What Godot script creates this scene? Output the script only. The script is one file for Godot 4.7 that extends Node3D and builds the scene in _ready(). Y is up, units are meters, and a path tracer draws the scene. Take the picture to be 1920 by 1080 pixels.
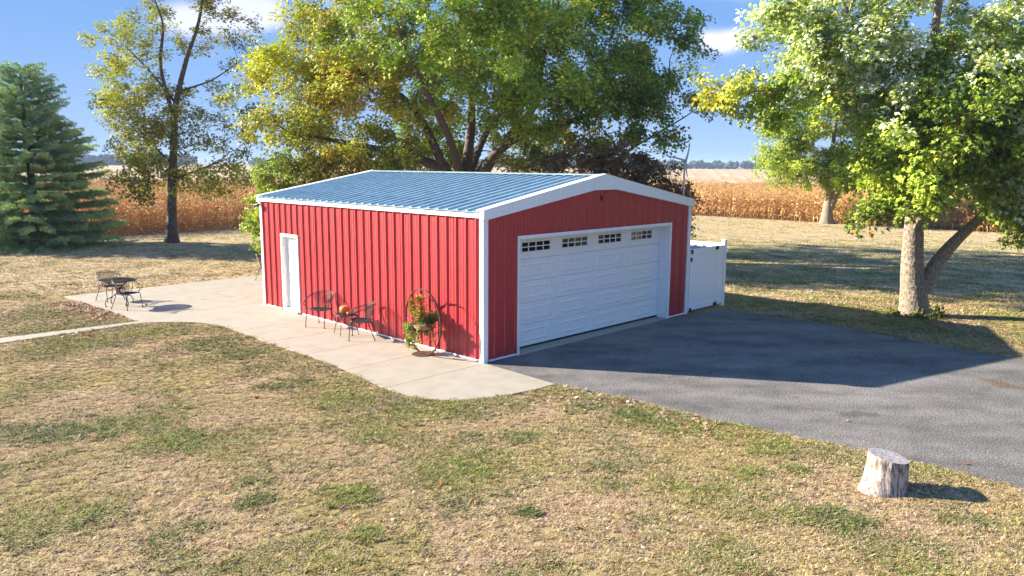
extends Node3D
# A red metal garage on a concrete patio beside an asphalt drive, autumn trees, dry corn behind. Units are metres.

const SKY_K := 3.7                      # exposure
const A := Vector3(-0.576, 0.0, -15.421)  # near corner of the garage
const YAW := 0.795
const LEN := 9.144
const WID := 7.684

var rng := RandomNumberGenerator.new()
var nz := FastNoiseLite.new()
var nz2 := FastNoiseLite.new()
var taken := {}
var M := {}
var gu := Vector3(cos(YAW), 0, -sin(YAW))    # along the gable
var gv := Vector3(-sin(YAW), 0, -cos(YAW))   # along the long wall, away
var patio_poly := PackedVector2Array()
var drive_poly := PackedVector2Array()
var path_poly := PackedVector2Array()
var house_poly := PackedVector2Array()

# ------------------------------------------------------------------ mesh helpers
class Mesher:
	var v := PackedVector3Array()
	var n := PackedVector3Array()
	var c := PackedColorArray()
	var uv := PackedVector2Array()
	var ix := PackedInt32Array()
	var col := Color.WHITE
	var with_uv := false
	var with_col := false
	var uv2_scale := 0.0

	func vert(p: Vector3, nn: Vector3, t := Vector2.ZERO) -> int:
		v.append(p); n.append(nn); c.append(col); uv.append(t)
		return v.size() - 1

	func tri(a: Vector3, b: Vector3, d: Vector3) -> void:
		var nn := (d - a).cross(b - a).normalized()
		var i := vert(a, nn); vert(b, nn); vert(d, nn)
		ix.append(i); ix.append(i + 1); ix.append(i + 2)

	func quad(a: Vector3, b: Vector3, d: Vector3, e: Vector3) -> void:
		var nn := (d - a).cross(b - a)
		if nn.length_squared() < 1e-14:
			nn = (e - a).cross(d - a)
		nn = nn.normalized()
		var i := vert(a, nn); vert(b, nn); vert(d, nn); vert(e, nn)
		for k in [0, 1, 2, 0, 2, 3]:
			ix.append(i + k)

	func quad_out(a: Vector3, b: Vector3, d: Vector3, e: Vector3, from: Vector3) -> void:
		var nn := (d - a).cross(b - a)
		if nn.dot((a + b + d + e) / 4.0 - from) < 0.0:
			quad(a, e, d, b)
		else:
			quad(a, b, d, e)

	func tri_out(a: Vector3, b: Vector3, d: Vector3, from: Vector3) -> void:
		if (d - a).cross(b - a).dot((a + b + d) / 3.0 - from) < 0.0:
			tri(a, d, b)
		else:
			tri(a, b, d)

	# a box with chamfered edges
	func box(t: Transform3D, size: Vector3, b := 0.004) -> void:
		var h := size / 2.0
		b = minf(b, minf(h.x, minf(h.y, h.z)) * 0.8)
		var o := t.origin
		var P := func(sx: float, sy: float, sz: float, ax: int) -> Vector3:
			var q := Vector3(sx * (h.x - (0.0 if ax == 0 else b)), sy * (h.y - (0.0 if ax == 1 else b)), sz * (h.z - (0.0 if ax == 2 else b)))
			return t * q
		var ss := [-1.0, 1.0]
		for s in ss:
			quad_out(P.call(s, -1.0, -1.0, 0), P.call(s, 1.0, -1.0, 0), P.call(s, 1.0, 1.0, 0), P.call(s, -1.0, 1.0, 0), o)
			quad_out(P.call(-1.0, s, -1.0, 1), P.call(1.0, s, -1.0, 1), P.call(1.0, s, 1.0, 1), P.call(-1.0, s, 1.0, 1), o)
			quad_out(P.call(-1.0, -1.0, s, 2), P.call(1.0, -1.0, s, 2), P.call(1.0, 1.0, s, 2), P.call(-1.0, 1.0, s, 2), o)
		if b <= 0.0:
			return
		for s in ss:
			for r in ss:
				quad_out(P.call(s, r, -1.0, 0), P.call(s, r, 1.0, 0), P.call(s, r, 1.0, 1), P.call(s, r, -1.0, 1), o)
				quad_out(P.call(s, -1.0, r, 0), P.call(s, 1.0, r, 0), P.call(s, 1.0, r, 2), P.call(s, -1.0, r, 2), o)
				quad_out(P.call(-1.0, s, r, 1), P.call(1.0, s, r, 1), P.call(1.0, s, r, 2), P.call(-1.0, s, r, 2), o)
				for q in ss:
					tri_out(P.call(s, r, q, 0), P.call(s, r, q, 1), P.call(s, r, q, 2), o)

	func bx(center: Vector3, size: Vector3, b := 0.004) -> void:
		box(Transform3D(Basis.IDENTITY, center), size, b)

	# box between two points, with a given width and thickness
	func bar(a: Vector3, d: Vector3, w: float, th: float, up := Vector3.UP, b := 0.003) -> void:
		var y := (d - a).normalized()
		var x := up.cross(y)
		if x.length() < 0.01:
			x = Vector3.RIGHT.cross(y)
		x = x.normalized()
		box(Transform3D(Basis(x, y, x.cross(y).normalized()), (a + d) / 2.0), Vector3(w, a.distance_to(d), th), b)

	func tube(pts: PackedVector3Array, rad: PackedFloat32Array, sides := 6, cap := true, flare := 0.0, phase := 0.0) -> void:
		var m := pts.size()
		var start := v.size()
		var up := Vector3.UP if absf((pts[1] - pts[0]).normalized().y) < 0.9 else Vector3.RIGHT
		var run := 0.0
		for i in m:
			var d := (pts[mini(i + 1, m - 1)] - pts[maxi(i - 1, 0)]).normalized()
			var x := (up - d * up.dot(d))
			x = x.normalized() if x.length() > 0.001 else d.cross(Vector3(0.3, 0.5, 0.8)).normalized()
			up = x
			var y := d.cross(x)
			if i > 0:
				run += pts[i].distance_to(pts[i - 1])
			for k in sides + 1:
				var a := TAU * k / sides
				var rr := rad[i]
				if flare > 0.0:
					rr *= 1.0 + flare * (0.5 * sin(3.0 * a + phase + i * 0.25) + 0.32 * sin(5.0 * a + phase * 2.1 - i * 0.3) + 0.2 * sin(9.0 * a + i * 0.7))
				var e := x * cos(a) + y * sin(a)
				vert(pts[i] + e * rr, e, Vector2(float(k) / sides, run))
		for i in m - 1:
			for k in sides:
				var p := start + i * (sides + 1) + k
				for q in [p, p + sides + 2, p + 1, p, p + sides + 1, p + sides + 2]:
					ix.append(q)
		if cap:
			for e in [0, m - 1]:
				var d := (pts[1] - pts[0]).normalized() * -1.0 if e == 0 else (pts[m - 1] - pts[m - 2]).normalized()
				var ci := vert(pts[e], d)
				for k in sides:
					var p0 := v[start + e * (sides + 1) + k]
					var p1 := v[start + e * (sides + 1) + k + 1]
					var i0 := vert(p0, d); var i1 := vert(p1, d)
					ix.append(ci)
					if e == 0:
						ix.append(i0); ix.append(i1)
					else:
						ix.append(i1); ix.append(i0)

	func rod(a: Vector3, b: Vector3, r: float, sides := 6) -> void:
		tube(PackedVector3Array([a, b]), PackedFloat32Array([r, r]), sides)

	func curve(pts: Array, r: float, sides := 6, steps := 5, r_end := -1.0) -> void:
		var q := smooth(pts, steps)
		var rr := PackedFloat32Array()
		for i in q.size():
			rr.append(r if r_end < 0.0 else lerpf(r, r_end, float(i) / (q.size() - 1)))
		tube(q, rr, sides)

	static func smooth(pts: Array, steps: int) -> PackedVector3Array:
		var q := PackedVector3Array()
		var m := pts.size()
		for i in m - 1:
			var a: Vector3 = pts[maxi(i - 1, 0)]
			var b: Vector3 = pts[i]
			var d: Vector3 = pts[i + 1]
			var e: Vector3 = pts[mini(i + 2, m - 1)]
			for k in steps:
				q.append(b.cubic_interpolate(d, a, e, float(k) / steps))
		q.append(pts[m - 1])
		return q

	# lathe round y: [radius, height] pairs
	func lathe(prof: Array, sides := 24, at := Vector3.ZERO, ribs := 0, depth := 0.0) -> void:
		var start := v.size()
		var m := prof.size()
		for i in m:
			var d0: Vector2 = prof[mini(i + 1, m - 1)] - prof[maxi(i - 1, 0)]
			for k in sides + 1:
				var a := TAU * k / sides
				var rr: float = prof[i].x
				if ribs > 0:
					rr *= 1.0 - depth * pow(absf(cos(a * ribs / 2.0)), 4.0)
				var nn := Vector3(cos(a) * d0.y, -d0.x, sin(a) * d0.y).normalized()
				vert(at + Vector3(cos(a) * rr, prof[i].y, sin(a) * rr), nn)
		for i in m - 1:
			for k in sides:
				var p := start + i * (sides + 1) + k
				for q in [p, p + 1, p + sides + 2, p, p + sides + 2, p + sides + 1]:
					ix.append(q)

	func mesh(mat: Material) -> ArrayMesh:
		var arr := []
		arr.resize(Mesh.ARRAY_MAX)
		arr[Mesh.ARRAY_VERTEX] = v
		arr[Mesh.ARRAY_NORMAL] = n
		if with_uv:
			arr[Mesh.ARRAY_TEX_UV] = uv
		if uv2_scale > 0.0:
			var t := PackedVector2Array()
			for q in uv:
				t.append(q * uv2_scale)
			arr[Mesh.ARRAY_TEX_UV2] = t
		if with_col:
			arr[Mesh.ARRAY_COLOR] = c
		arr[Mesh.ARRAY_INDEX] = ix
		var am := ArrayMesh.new()
		am.add_surface_from_arrays(Mesh.PRIMITIVE_TRIANGLES, arr)
		am.surface_set_material(0, mat)
		return am


class Buf:
	var b := PackedFloat32Array()
	var count := 0
	func push(m: Basis, o: Vector3, c: Color) -> void:
		b.append_array(PackedFloat32Array([m.x.x, m.y.x, m.z.x, o.x, m.x.y, m.y.y, m.z.y, o.y, m.x.z, m.y.z, m.z.z, o.z, c.r, c.g, c.b, 1.0]))
		count += 1


func numbered(s: String) -> String:
	if not taken.has(s):
		taken[s] = 0
		return s
	taken[s] += 1
	return "%s_%03d" % [s, taken[s]]


func tag(o: Node, label: String, category: String, group := "") -> Node:
	o.set_meta("label", label)
	o.set_meta("category", category)
	if group:
		o.set_meta("group", group)
	return o


func thing(called: String, label: String, category: String, at := Vector3.ZERO, turn := 0.0, group := "") -> Node3D:
	var o := Node3D.new()
	o.name = numbered(called)
	add_child(o, true)
	o.position = at
	o.rotation.y = turn
	tag(o, label, category, group)
	return o


func obj(called: String, m: Mesher, mat: Material, parent: Node = null) -> MeshInstance3D:
	var o := MeshInstance3D.new()
	o.mesh = m.mesh(mat)
	return hang(called, o, parent)


func obj_mesh(called: String, m: Mesh, parent: Node = null) -> MeshInstance3D:
	var o := MeshInstance3D.new()
	o.mesh = m
	return hang(called, o, parent)


func hang(called: String, o: Node3D, parent: Node) -> Node3D:
	if parent == null:
		o.name = numbered(called)
		add_child(o, true)
	else:
		o.name = piece_name(parent, called)
		parent.add_child(o, true)
	return o


func piece_name(parent: Node, s: String) -> String:
	var k: int = parent.get_meta("n_" + s, -1) + 1
	parent.set_meta("n_" + s, k)
	return s if k == 0 else "%s_%03d" % [s, k]


func copies(called: String, mesh: Mesh, buf: Buf, parent: Node = null) -> MultiMeshInstance3D:
	var mm := MultiMesh.new()
	mm.transform_format = MultiMesh.TRANSFORM_3D
	mm.use_colors = true
	mm.mesh = mesh
	mm.instance_count = buf.count
	mm.buffer = buf.b
	var o := MultiMeshInstance3D.new()
	o.multimesh = mm
	hang(called, o, parent)
	o.set_meta("kind", "stuff")
	return o


func structure(o: Node3D) -> Node3D:
	o.set_meta("kind", "structure")
	return o


func dup(root: Node3D, at: Vector3, turn: float, label: String) -> Node3D:
	var r: Node3D = root.duplicate()
	r.name = numbered(String(root.name))
	add_child(r, true)
	r.position = at
	r.rotation.y = turn
	r.set_meta("label", label)
	return r


# ------------------------------------------------------------------ materials
func lin(r: float, g: float, b: float) -> Color:
	return Color(r, g, b).linear_to_srgb()


func mat(called: String, c: Color, rough := 0.6, metal := 0.0, spec := 0.5) -> StandardMaterial3D:
	var m := StandardMaterial3D.new()
	m.resource_name = called
	m.albedo_color = c
	m.roughness = rough
	m.metallic = metal
	m.metallic_specular = spec
	M[called] = m
	return m


func noise_tex(freq: float, ramp: Array, size := 512, octaves := 5, seed_ := 1, kind := FastNoiseLite.TYPE_SIMPLEX_SMOOTH) -> ImageTexture:
	# seamless noise through a colour ramp of [offset, colour] pairs (colours sRGB)
	var f := FastNoiseLite.new()
	f.noise_type = kind
	f.frequency = freq
	f.fractal_octaves = octaves
	f.seed = seed_
	var g := f.get_seamless_image(size, size)
	var data := g.get_data()
	var grad := Gradient.new()
	grad.offsets = PackedFloat32Array(ramp.map(func(e): return e[0]))
	grad.colors = PackedColorArray(ramp.map(func(e): return e[1]))
	var lut := PackedByteArray()
	for i in 256:
		var c := grad.sample(i / 255.0)
		lut.append(int(clampf(c.r, 0, 1) * 255)); lut.append(int(clampf(c.g, 0, 1) * 255)); lut.append(int(clampf(c.b, 0, 1) * 255))
	var out := PackedByteArray()
	out.resize(size * size * 3)
	for i in size * size:
		var k := data[i] * 3
		out[i * 3] = lut[k]; out[i * 3 + 1] = lut[k + 1]; out[i * 3 + 2] = lut[k + 2]
	return ImageTexture.create_from_image(Image.create_from_data(size, size, false, Image.FORMAT_RGB8, out))


func normal_tex(freq: float, strength: float, size := 512, octaves := 5, seed_ := 7) -> ImageTexture:
	var f := FastNoiseLite.new()
	f.frequency = freq
	f.fractal_octaves = octaves
	f.seed = seed_
	var g := f.get_seamless_image(size, size)
	g.bump_map_to_normal_map(strength)
	return ImageTexture.create_from_image(g)


func grey(x: float) -> Color:
	return Color(x, x, x)


func make_materials() -> void:
	var fine := noise_tex(0.02, [[0.0, grey(0.95)], [0.5, grey(0.98)], [1.0, grey(1.0)]], 512, 5, 3)
	var m := mat("red_metal", lin(0.45, 0.031, 0.039), 0.38, 0.0, 0.5)
	m.albedo_texture = noise_tex(0.012, [[0.0, grey(0.84)], [0.5, grey(0.95)], [1.0, grey(1.0)]], 512, 5, 11)
	m.uv1_triplanar = true
	m.uv1_scale = Vector3(0.9, 0.35, 0.9)
	m = mat("white_metal", lin(0.85, 0.86, 0.87), 0.42)
	m.albedo_texture = fine
	m.uv1_triplanar = true
	m.uv1_scale = Vector3(0.8, 0.8, 0.8)
	m = mat("white_door", lin(0.87, 0.855, 0.82), 0.5)
	m.albedo_texture = fine
	m.uv1_triplanar = true
	m.uv1_scale = Vector3(0.6, 0.6, 0.6)
	m = mat("roof_metal", lin(0.38, 0.53, 0.59), 0.45, 0.15, 0.4)
	m.albedo_texture = noise_tex(0.01, [[0.0, grey(0.8)], [0.5, grey(0.93)], [1.0, grey(1.0)]], 512, 5, 21)
	m.uv1_triplanar = true
	m.uv1_scale = Vector3(0.5, 0.5, 0.5)
	m = mat("vinyl", lin(0.84, 0.87, 0.90), 0.35)
	mat("black_metal", lin(0.02, 0.02, 0.022), 0.5)
	mat("rubber", lin(0.015, 0.015, 0.016), 0.8)
	m = mat("iron", lin(0.055, 0.048, 0.05), 0.55, 0.3)
	m = mat("rusty_iron", lin(0.11, 0.06, 0.05), 0.6, 0.4)
	m.albedo_texture = noise_tex(0.03, [[0.0, Color(0.6, 0.55, 0.55)], [0.5, Color(0.9, 0.8, 0.75)], [1.0, Color(1.0, 0.85, 0.7)]], 256, 4, 31)
	m.uv1_triplanar = true
	m.uv1_scale = Vector3(3, 3, 3)
	mat("brass", lin(0.6, 0.5, 0.3), 0.3, 0.9)
	m = mat("glass", Color(0.03, 0.035, 0.04, 0.45), 0.04)
	m.transparency = BaseMaterial3D.TRANSPARENCY_ALPHA
	m = mat("galvanised", lin(0.55, 0.55, 0.55), 0.45, 0.5)
	mat("blade_white", lin(0.5, 0.5, 0.5), 0.5)
	# concrete
	m = mat("concrete", lin(1, 1, 1), 0.85)
	m.albedo_texture = noise_tex(0.008, [[0.0, lin(0.285, 0.25, 0.19)], [0.35, lin(0.318, 0.283, 0.22)], [0.65, lin(0.335, 0.30, 0.237)], [1.0, lin(0.35, 0.318, 0.258)]], 1024, 6, 41)
	m.uv1_triplanar = true
	m.uv1_world_triplanar = true
	m.uv1_scale = Vector3(0.22, 0.22, 0.22)
	m = mat("apron_concrete", lin(1, 1, 1), 0.85)
	m.albedo_texture = noise_tex(0.02, [[0.0, lin(0.24, 0.22, 0.19)], [0.5, lin(0.32, 0.29, 0.25)], [1.0, lin(0.40, 0.36, 0.31)]], 512, 6, 43)
	m.uv1_triplanar = true
	m.uv1_world_triplanar = true
	m.uv1_scale = Vector3(0.7, 0.7, 0.7)
	m = mat("soil", lin(0.20, 0.14, 0.09), 1.0)
	m = mat("corn_soil", lin(0.20, 0.125, 0.07), 1.0)
	# foliage and plants take their colour from the copies
	for e in [["leaf", 0.5, Color(0.68, 0.74, 0.4)], ["needle", 0.6, Color(0.4, 0.5, 0.3)], ["grass", 0.8, Color(0.3, 0.3, 0.2)], ["corn", 0.7, Color(0.5, 0.4, 0.25)], ["litter", 0.7, Color(0.2, 0.12, 0.08)]]:
		m = mat(e[0], Color.WHITE, e[1], 0.0, 0.35)
		m.vertex_color_use_as_albedo = true
		m.cull_mode = BaseMaterial3D.CULL_DISABLED
		m.backlight_enabled = true
		m.backlight = e[2]
	m = mat("far_tree", Color.WHITE, 0.9)
	m.vertex_color_use_as_albedo = true
	# bark
	m = mat("dark_bark", lin(1, 1, 1), 0.95)
	m.albedo_texture = noise_tex(0.02, [[0.0, lin(0.035, 0.027, 0.022)], [0.45, lin(0.09, 0.07, 0.058)], [0.75, lin(0.15, 0.12, 0.10)], [1.0, lin(0.22, 0.18, 0.15)]], 512, 6, 51)
	m.uv1_triplanar = true
	m.uv1_scale = Vector3(1.6, 0.35, 1.6)
	m.normal_enabled = true
	m.normal_texture = normal_tex(0.02, 9.0)
	m.normal_scale = 1.0
	m = mat("pale_bark", lin(1, 1, 1), 0.95)
	m.albedo_texture = noise_tex(0.016, [[0.0, lin(0.06, 0.045, 0.035)], [0.36, lin(0.17, 0.135, 0.105)], [0.55, lin(0.29, 0.24, 0.19)], [0.7, lin(0.34, 0.28, 0.21)], [0.8, lin(0.33, 0.22, 0.055)], [1.0, lin(0.36, 0.25, 0.05)]], 1024, 6, 52)
	m.uv1_triplanar = true
	m.uv1_scale = Vector3(1.0, 0.35, 1.0)
	m.normal_enabled = true
	m.normal_texture = normal_tex(0.03, 12.0, 512, 5, 9)
	# stump wood
	m = mat("stump_side", lin(1, 1, 1), 0.95)
	m.albedo_texture = noise_tex(0.014, [[0.0, lin(0.06, 0.042, 0.03)], [0.36, lin(0.16, 0.115, 0.09)], [0.5, lin(0.34, 0.295, 0.265)], [1.0, lin(0.52, 0.475, 0.44)]], 512, 6, 61)
	m.uv1_triplanar = true
	m.uv1_scale = Vector3(3.2, 0.7, 3.2)
	m.normal_enabled = true
	m.normal_texture = normal_tex(0.03, 8.0, 512, 5, 19)
	m = mat("stump_top", lin(1, 1, 1), 0.95)
	m.albedo_texture = noise_tex(0.02, [[0.0, lin(0.2, 0.16, 0.14)], [0.4, lin(0.37, 0.32, 0.29)], [1.0, lin(0.52, 0.46, 0.43)]], 512, 6, 63)
	m.uv1_triplanar = true
	m.uv1_scale = Vector3(2, 2, 2)
	m = mat("pumpkin", lin(0.72, 0.16, 0.012), 0.45)
	m = mat("stem", lin(0.22, 0.15, 0.06), 0.8)
	m = mat("coco", lin(1, 1, 1), 1.0)
	m.albedo_texture = noise_tex(0.05, [[0.0, lin(0.26, 0.11, 0.04)], [0.5, lin(0.58, 0.28, 0.10)], [1.0, lin(0.75, 0.42, 0.18)]], 256, 4, 71)
	m.uv1_triplanar = true
	m.uv1_scale = Vector3(4, 4, 4)


# ------------------------------------------------------------------ ready
func _ready() -> void:
	rng.seed = 20241
	nz.seed = 5; nz.frequency = 1.0; nz.fractal_octaves = 4
	nz2.seed = 17; nz2.frequency = 1.0; nz2.fractal_octaves = 2
	make_camera_and_light()
	make_materials()
	make_outlines()
	make_ground()
	make_driveway()
	make_patio()
	make_garage()
	make_vinyl_fence()
	make_corn()
	make_far_trees()
	make_trees()
	make_turbine()
	make_furniture()
	make_planter()
	make_stump()
	make_grass()
	make_litter()


func make_camera_and_light() -> void:
	var cam := Camera3D.new()
	cam.name = "camera"
	add_child(cam)
	cam.position = Vector3(0, 4.079, 0)
	cam.rotation = Vector3(-0.1599, 0, 0.0062)
	cam.fov = rad_to_deg(2.0 * atan(540.0 / 1441.8))
	cam.far = 4000.0
	cam.current = true
	var env := Environment.new()
	env.background_mode = Environment.BG_SKY
	env.tonemap_mode = Environment.TONE_MAPPER_LINEAR
	env.tonemap_exposure = SKY_K
	env.sdfgi_enabled = true
	env.ssao_enabled = true
	env.ssil_enabled = true
	env.fog_enabled = true
	env.fog_density = 0.00028
	env.fog_light_color = Color(0.75, 0.85, 1.0)
	var s := ProceduralSkyMaterial.new()
	s.sky_top_color = lin(0.135 / SKY_K, 0.37 / SKY_K, 0.91 / SKY_K)
	s.sky_horizon_color = lin(0.50 / SKY_K, 0.72 / SKY_K, 1.03 / SKY_K)
	s.sky_curve = 0.095
	s.ground_bottom_color = lin(0.12, 0.09, 0.06)
	s.ground_horizon_color = lin(0.2, 0.22, 0.25)
	s.sky_cover = cloud_cover()
	s.sky_cover_modulate = Color.WHITE
	var sky := Sky.new()
	sky.sky_material = s
	env.sky = sky
	var we := WorldEnvironment.new()
	we.name = "environment"
	we.environment = env
	add_child(we)
	var sun := DirectionalLight3D.new()
	sun.name = "sun"
	sun.light_energy = 1.6
	sun.light_color = Color(1.0, 0.955, 0.88)
	sun.light_angular_distance = 0.5
	sun.shadow_enabled = true
	add_child(sun)
	var el := deg_to_rad(22.8)
	var az := deg_to_rad(11.4)
	var d := Vector3(cos(el) * cos(az), -sin(el), cos(el) * sin(az))
	sun.look_at_from_position(Vector3.ZERO, d, Vector3.UP)


func cloud_cover() -> ImageTexture:
	# an equirectangular cover of soft clouds: fair-weather wisps and puffs all round the sky
	var w := 1024
	var h := 512
	var im := Image.create(w, h, false, Image.FORMAT_RGBAF)
	var f := FastNoiseLite.new()
	f.seed = 3; f.frequency = 1.0; f.fractal_octaves = 5
	# azimuth (degrees from straight ahead, right positive), elevation, half sizes
	var puffs := [[-20.0, 9.6, 5.2, 2.1, 0.75], [-13.5, 11.6, 2.4, 1.0, 0.55], [-11.5, 9.0, 3.0, 1.2, 0.6], [14.9, 8.3, 2.3, 0.95, 1.0], [16.0, 11.6, 3.4, 0.5, 0.3], [-25.5, 11.8, 2.6, 0.8, 0.5], [27.0, 7.0, 3.0, 1.0, 0.6]]
	for y in range(0, h / 2 + 8):
		var el := 90.0 - 180.0 * (y + 0.5) / h
		for x in w:
			var az := 360.0 * (x + 0.5) / w
			if az > 180.0:
				az -= 360.0
			var e := deg_to_rad(el)
			var q := deg_to_rad(az)
			var dir := Vector3(sin(q) * cos(e), sin(e), -cos(q) * cos(e))
			var a := 0.0
			var n := f.get_noise_3d(dir.x * 9.0, dir.y * 22.0, dir.z * 9.0)
			if absf(az) < 40.0 and el < 16.0:
				for p in puffs:
					var dx: float = (az - p[0]) / p[2]
					var dy: float = (el - p[1]) / p[3]
					var r := sqrt(dx * dx + dy * dy)
					a = maxf(a, smoothstep(1.0, 0.45, r + n * 0.8) * p[4])
			else:
				var cover := f.get_noise_3d(dir.x * 2.2, dir.y * 6.0, dir.z * 2.2) + 0.5 * n
				a = smoothstep(0.18, 0.6, cover) * 0.7 * smoothstep(3.0, 9.0, el)
			if a > 0.0:
				im.set_pixel(x, y, Color(0.30, 0.225, 0.16, a * 0.85))
	return ImageTexture.create_from_image(im)


func make_outlines() -> void:
	patio_poly = PackedVector2Array([Vector2(-0.56, -15.40), Vector2(0.81, -13.92), Vector2(0.4, -13.53), Vector2(-0.18, -13.16), Vector2(-0.6, -12.98), Vector2(-0.92, -12.9), Vector2(-1.2, -12.88), Vector2(-1.48, -12.95), Vector2(-1.78, -13.1), Vector2(-2.05, -13.32), Vector2(-2.4, -13.7), Vector2(-2.72, -14.09), Vector2(-3.41, -14.96), Vector2(-4.62, -16.25), Vector2(-5.61, -17.18), Vector2(-6.2, -17.84), Vector2(-6.8, -18.46), Vector2(-7.25, -18.88), Vector2(-7.74, -19.19), Vector2(-8.2, -19.33), Vector2(-8.63, -19.37), Vector2(-9.1, -19.32), Vector2(-9.49, -19.21), Vector2(-9.62, -19.47), Vector2(-13.63, -23.04), Vector2(-9.15, -27.75), Vector2(-6.4, -30.4), Vector2(-2.0, -26.4), Vector2(-1.8, -25.0)])
	drive_poly = PackedVector2Array([Vector2(-0.56, -15.40), Vector2(0.81, -13.92), Vector2(1.55, -13.42), Vector2(2.32, -12.81), Vector2(3.2, -11.98), Vector2(4.38, -11.15), Vector2(5.23, -10.55), Vector2(5.95, -9.92), Vector2(6.58, -9.32), Vector2(16.0, -0.5), Vector2(24.0, -10.0), Vector2(13.3, -16.3), Vector2(11.3, -16.25), Vector2(10.9, -16.17), Vector2(10.15, -16.97), Vector2(9.42, -17.91), Vector2(8.3, -19.5), Vector2(7.05, -20.78), Vector2(6.11, -21.6), Vector2(4.9, -20.95)])
	path_poly = PackedVector2Array([Vector2(-9.49, -19.21), Vector2(-9.62, -19.47), Vector2(-11.89, -17.44), Vector2(-20.0, -10.0), Vector2(-19.6, -9.5), Vector2(-11.54, -16.95)])
	house_poly = PackedVector2Array()
	for e in [[0.0, 0.0], [WID, 0.0], [WID, LEN], [0.0, LEN]]:
		var q: Vector3 = A + gu * e[0] + gv * e[1]
		house_poly.append(Vector2(q.x, q.z))


# ------------------------------------------------------------------ lawn colour: where the grass is still green
const GREEN := [[-7.5, -11.2, 0.4, 0.9], [-6.8, -11.1, 0.45, 1.0], [-6.3, -11.4, 0.45, 1.0], [-5.8, -11.6, 0.45, 0.9], [-4.9, -10.8, 0.5, 1.0], [-4.5, -10.9, 0.35, 0.9], [-2.0, -9.0, 0.33, 1.1], [-1.6, -8.0, 0.17, 1.1], [-3.1, -8.8, 0.22, 1.0], [-0.8, -9.9, 0.6, 0.9], [-0.35, -10.3, 0.35, 0.9], [0.2, -8.6, 0.15, 1.2], [1.3, -10.0, 0.25, 0.9], [0.1, -11.1, 0.26, 1.0], [-0.6, -11.1, 0.22, 0.9], [1.2, -9.4, 0.25, 0.8], [-6.9, -17.0, 0.7, 0.9], [-5.9, -16.1, 0.6, 1.0], [-4.0, -13.9, 0.45, 0.8], [-4.4, -13.7, 0.35, 0.9], [-2.2, -11.8, 0.55, 0.7], [-2.9, -12.8, 0.6, 0.9], [-1.8, -12.4, 0.55, 0.9], [-0.9, -12.4, 0.5, 0.9], [2.1, -12.1, 0.5, 1.1], [2.6, -11.7, 0.45, 1.0], [3.8, -10.7, 0.4, 0.9], [3.8, -8.4, 0.36, 1.1], [3.55, -8.5, 0.3, 0.9], [3.9, -9.9, 0.2, 0.9], [3.2, -9.8, 0.23, 0.9], [-5.4, -8.1, 0.5, 0.8], [-4.9, -8.4, 0.3, 0.9], [-3.8, -7.8, 0.2, 0.9], [-3.6, -8.2, 0.2, 0.8], [-9.9, -17.0, 0.6, 0.9], [-9.3, -17.2, 0.7, 0.8], [-9.8, -16.0, 0.55, 0.7], [1.3, -12.7, 0.4, 0.9], [2.2, -7.5, 0.45, 0.7], [4.2, -7.6, 0.5, 0.7], [-2.1, -11.1, 0.35, 0.9], [3.1, -11.7, 0.26, 0.9], [-11.0, -18.6, 1.0, 0.8], [-12.6, -20.4, 0.9, 0.7], [-5.0, -15.1, 0.5, 0.7], [-8.3, -18.4, 0.6, 0.8], [5.0, -9.6, 0.4, 0.6], [-8.6, -8.6, 0.9, 0.6], [-0.2, -12.75, 0.5, 0.7], [-0.9, -12.5, 0.5, 0.7], [-1.6, -12.5, 0.5, 0.7], [-2.3, -13.1, 0.5, 0.7], [-3.1, -14.0, 0.5, 0.7], [-3.9, -15.0, 0.5, 0.7], [-4.7, -15.9, 0.5, 0.7], [-5.6, -16.7, 0.5, 0.7], [-6.5, -17.7, 0.5, 0.7], [-7.4, -18.6, 0.5, 0.7], [-8.4, -18.9, 0.5, 0.7], [-9.6, -18.6, 0.5, 0.7], [-10.6, -17.6, 0.5, 0.7], [0.7, -13.4, 0.5, 0.7], [1.8, -12.8, 0.5, 0.7], [2.7, -12.0, 0.5, 0.7], [3.6, -11.3, 0.5, 0.7], [4.6, -10.6, 0.5, 0.7], [5.4, -9.9, 0.5, 0.7]]

func greenness(x: float, z: float) -> float:
	var n := nz.get_noise_2d(x * 0.55 + 40.0, z * 0.55)
	var n2 := nz.get_noise_2d(x * 2.3, z * 2.3 + 90.0)
	var n4 := nz.get_noise_2d(x * 7.0 - 70.0, z * 7.0)
	var g := smoothstep(-0.12, 0.6, n * 0.7 + n2 * 0.35 + n4 * 0.4) * 0.62
	if z > -21.0:
		for e in GREEN:
			var dx: float = x - e[0]
			var dz: float = z - e[1]
			var rr: float = e[2]
			var q := (dx * dx * 0.9 + dz * dz * 1.1) / (rr * rr)
			if q < 2.2:
				g = maxf(g, e[3] * 0.8 * smoothstep(2.1, 0.0, q + n2 * 1.4 + n4 * 1.5))
	if x > 3.0 and z > -43.0 and z < -15.0 and (z < -21.0 or x > 5.5):
		g = maxf(g, smoothstep(-0.45, 0.4, n + 0.1 + n4 * 0.3) * 0.6)      # the shaded lawn under the trees stays greener
	return clampf(g, 0.0, 1.1)


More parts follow.
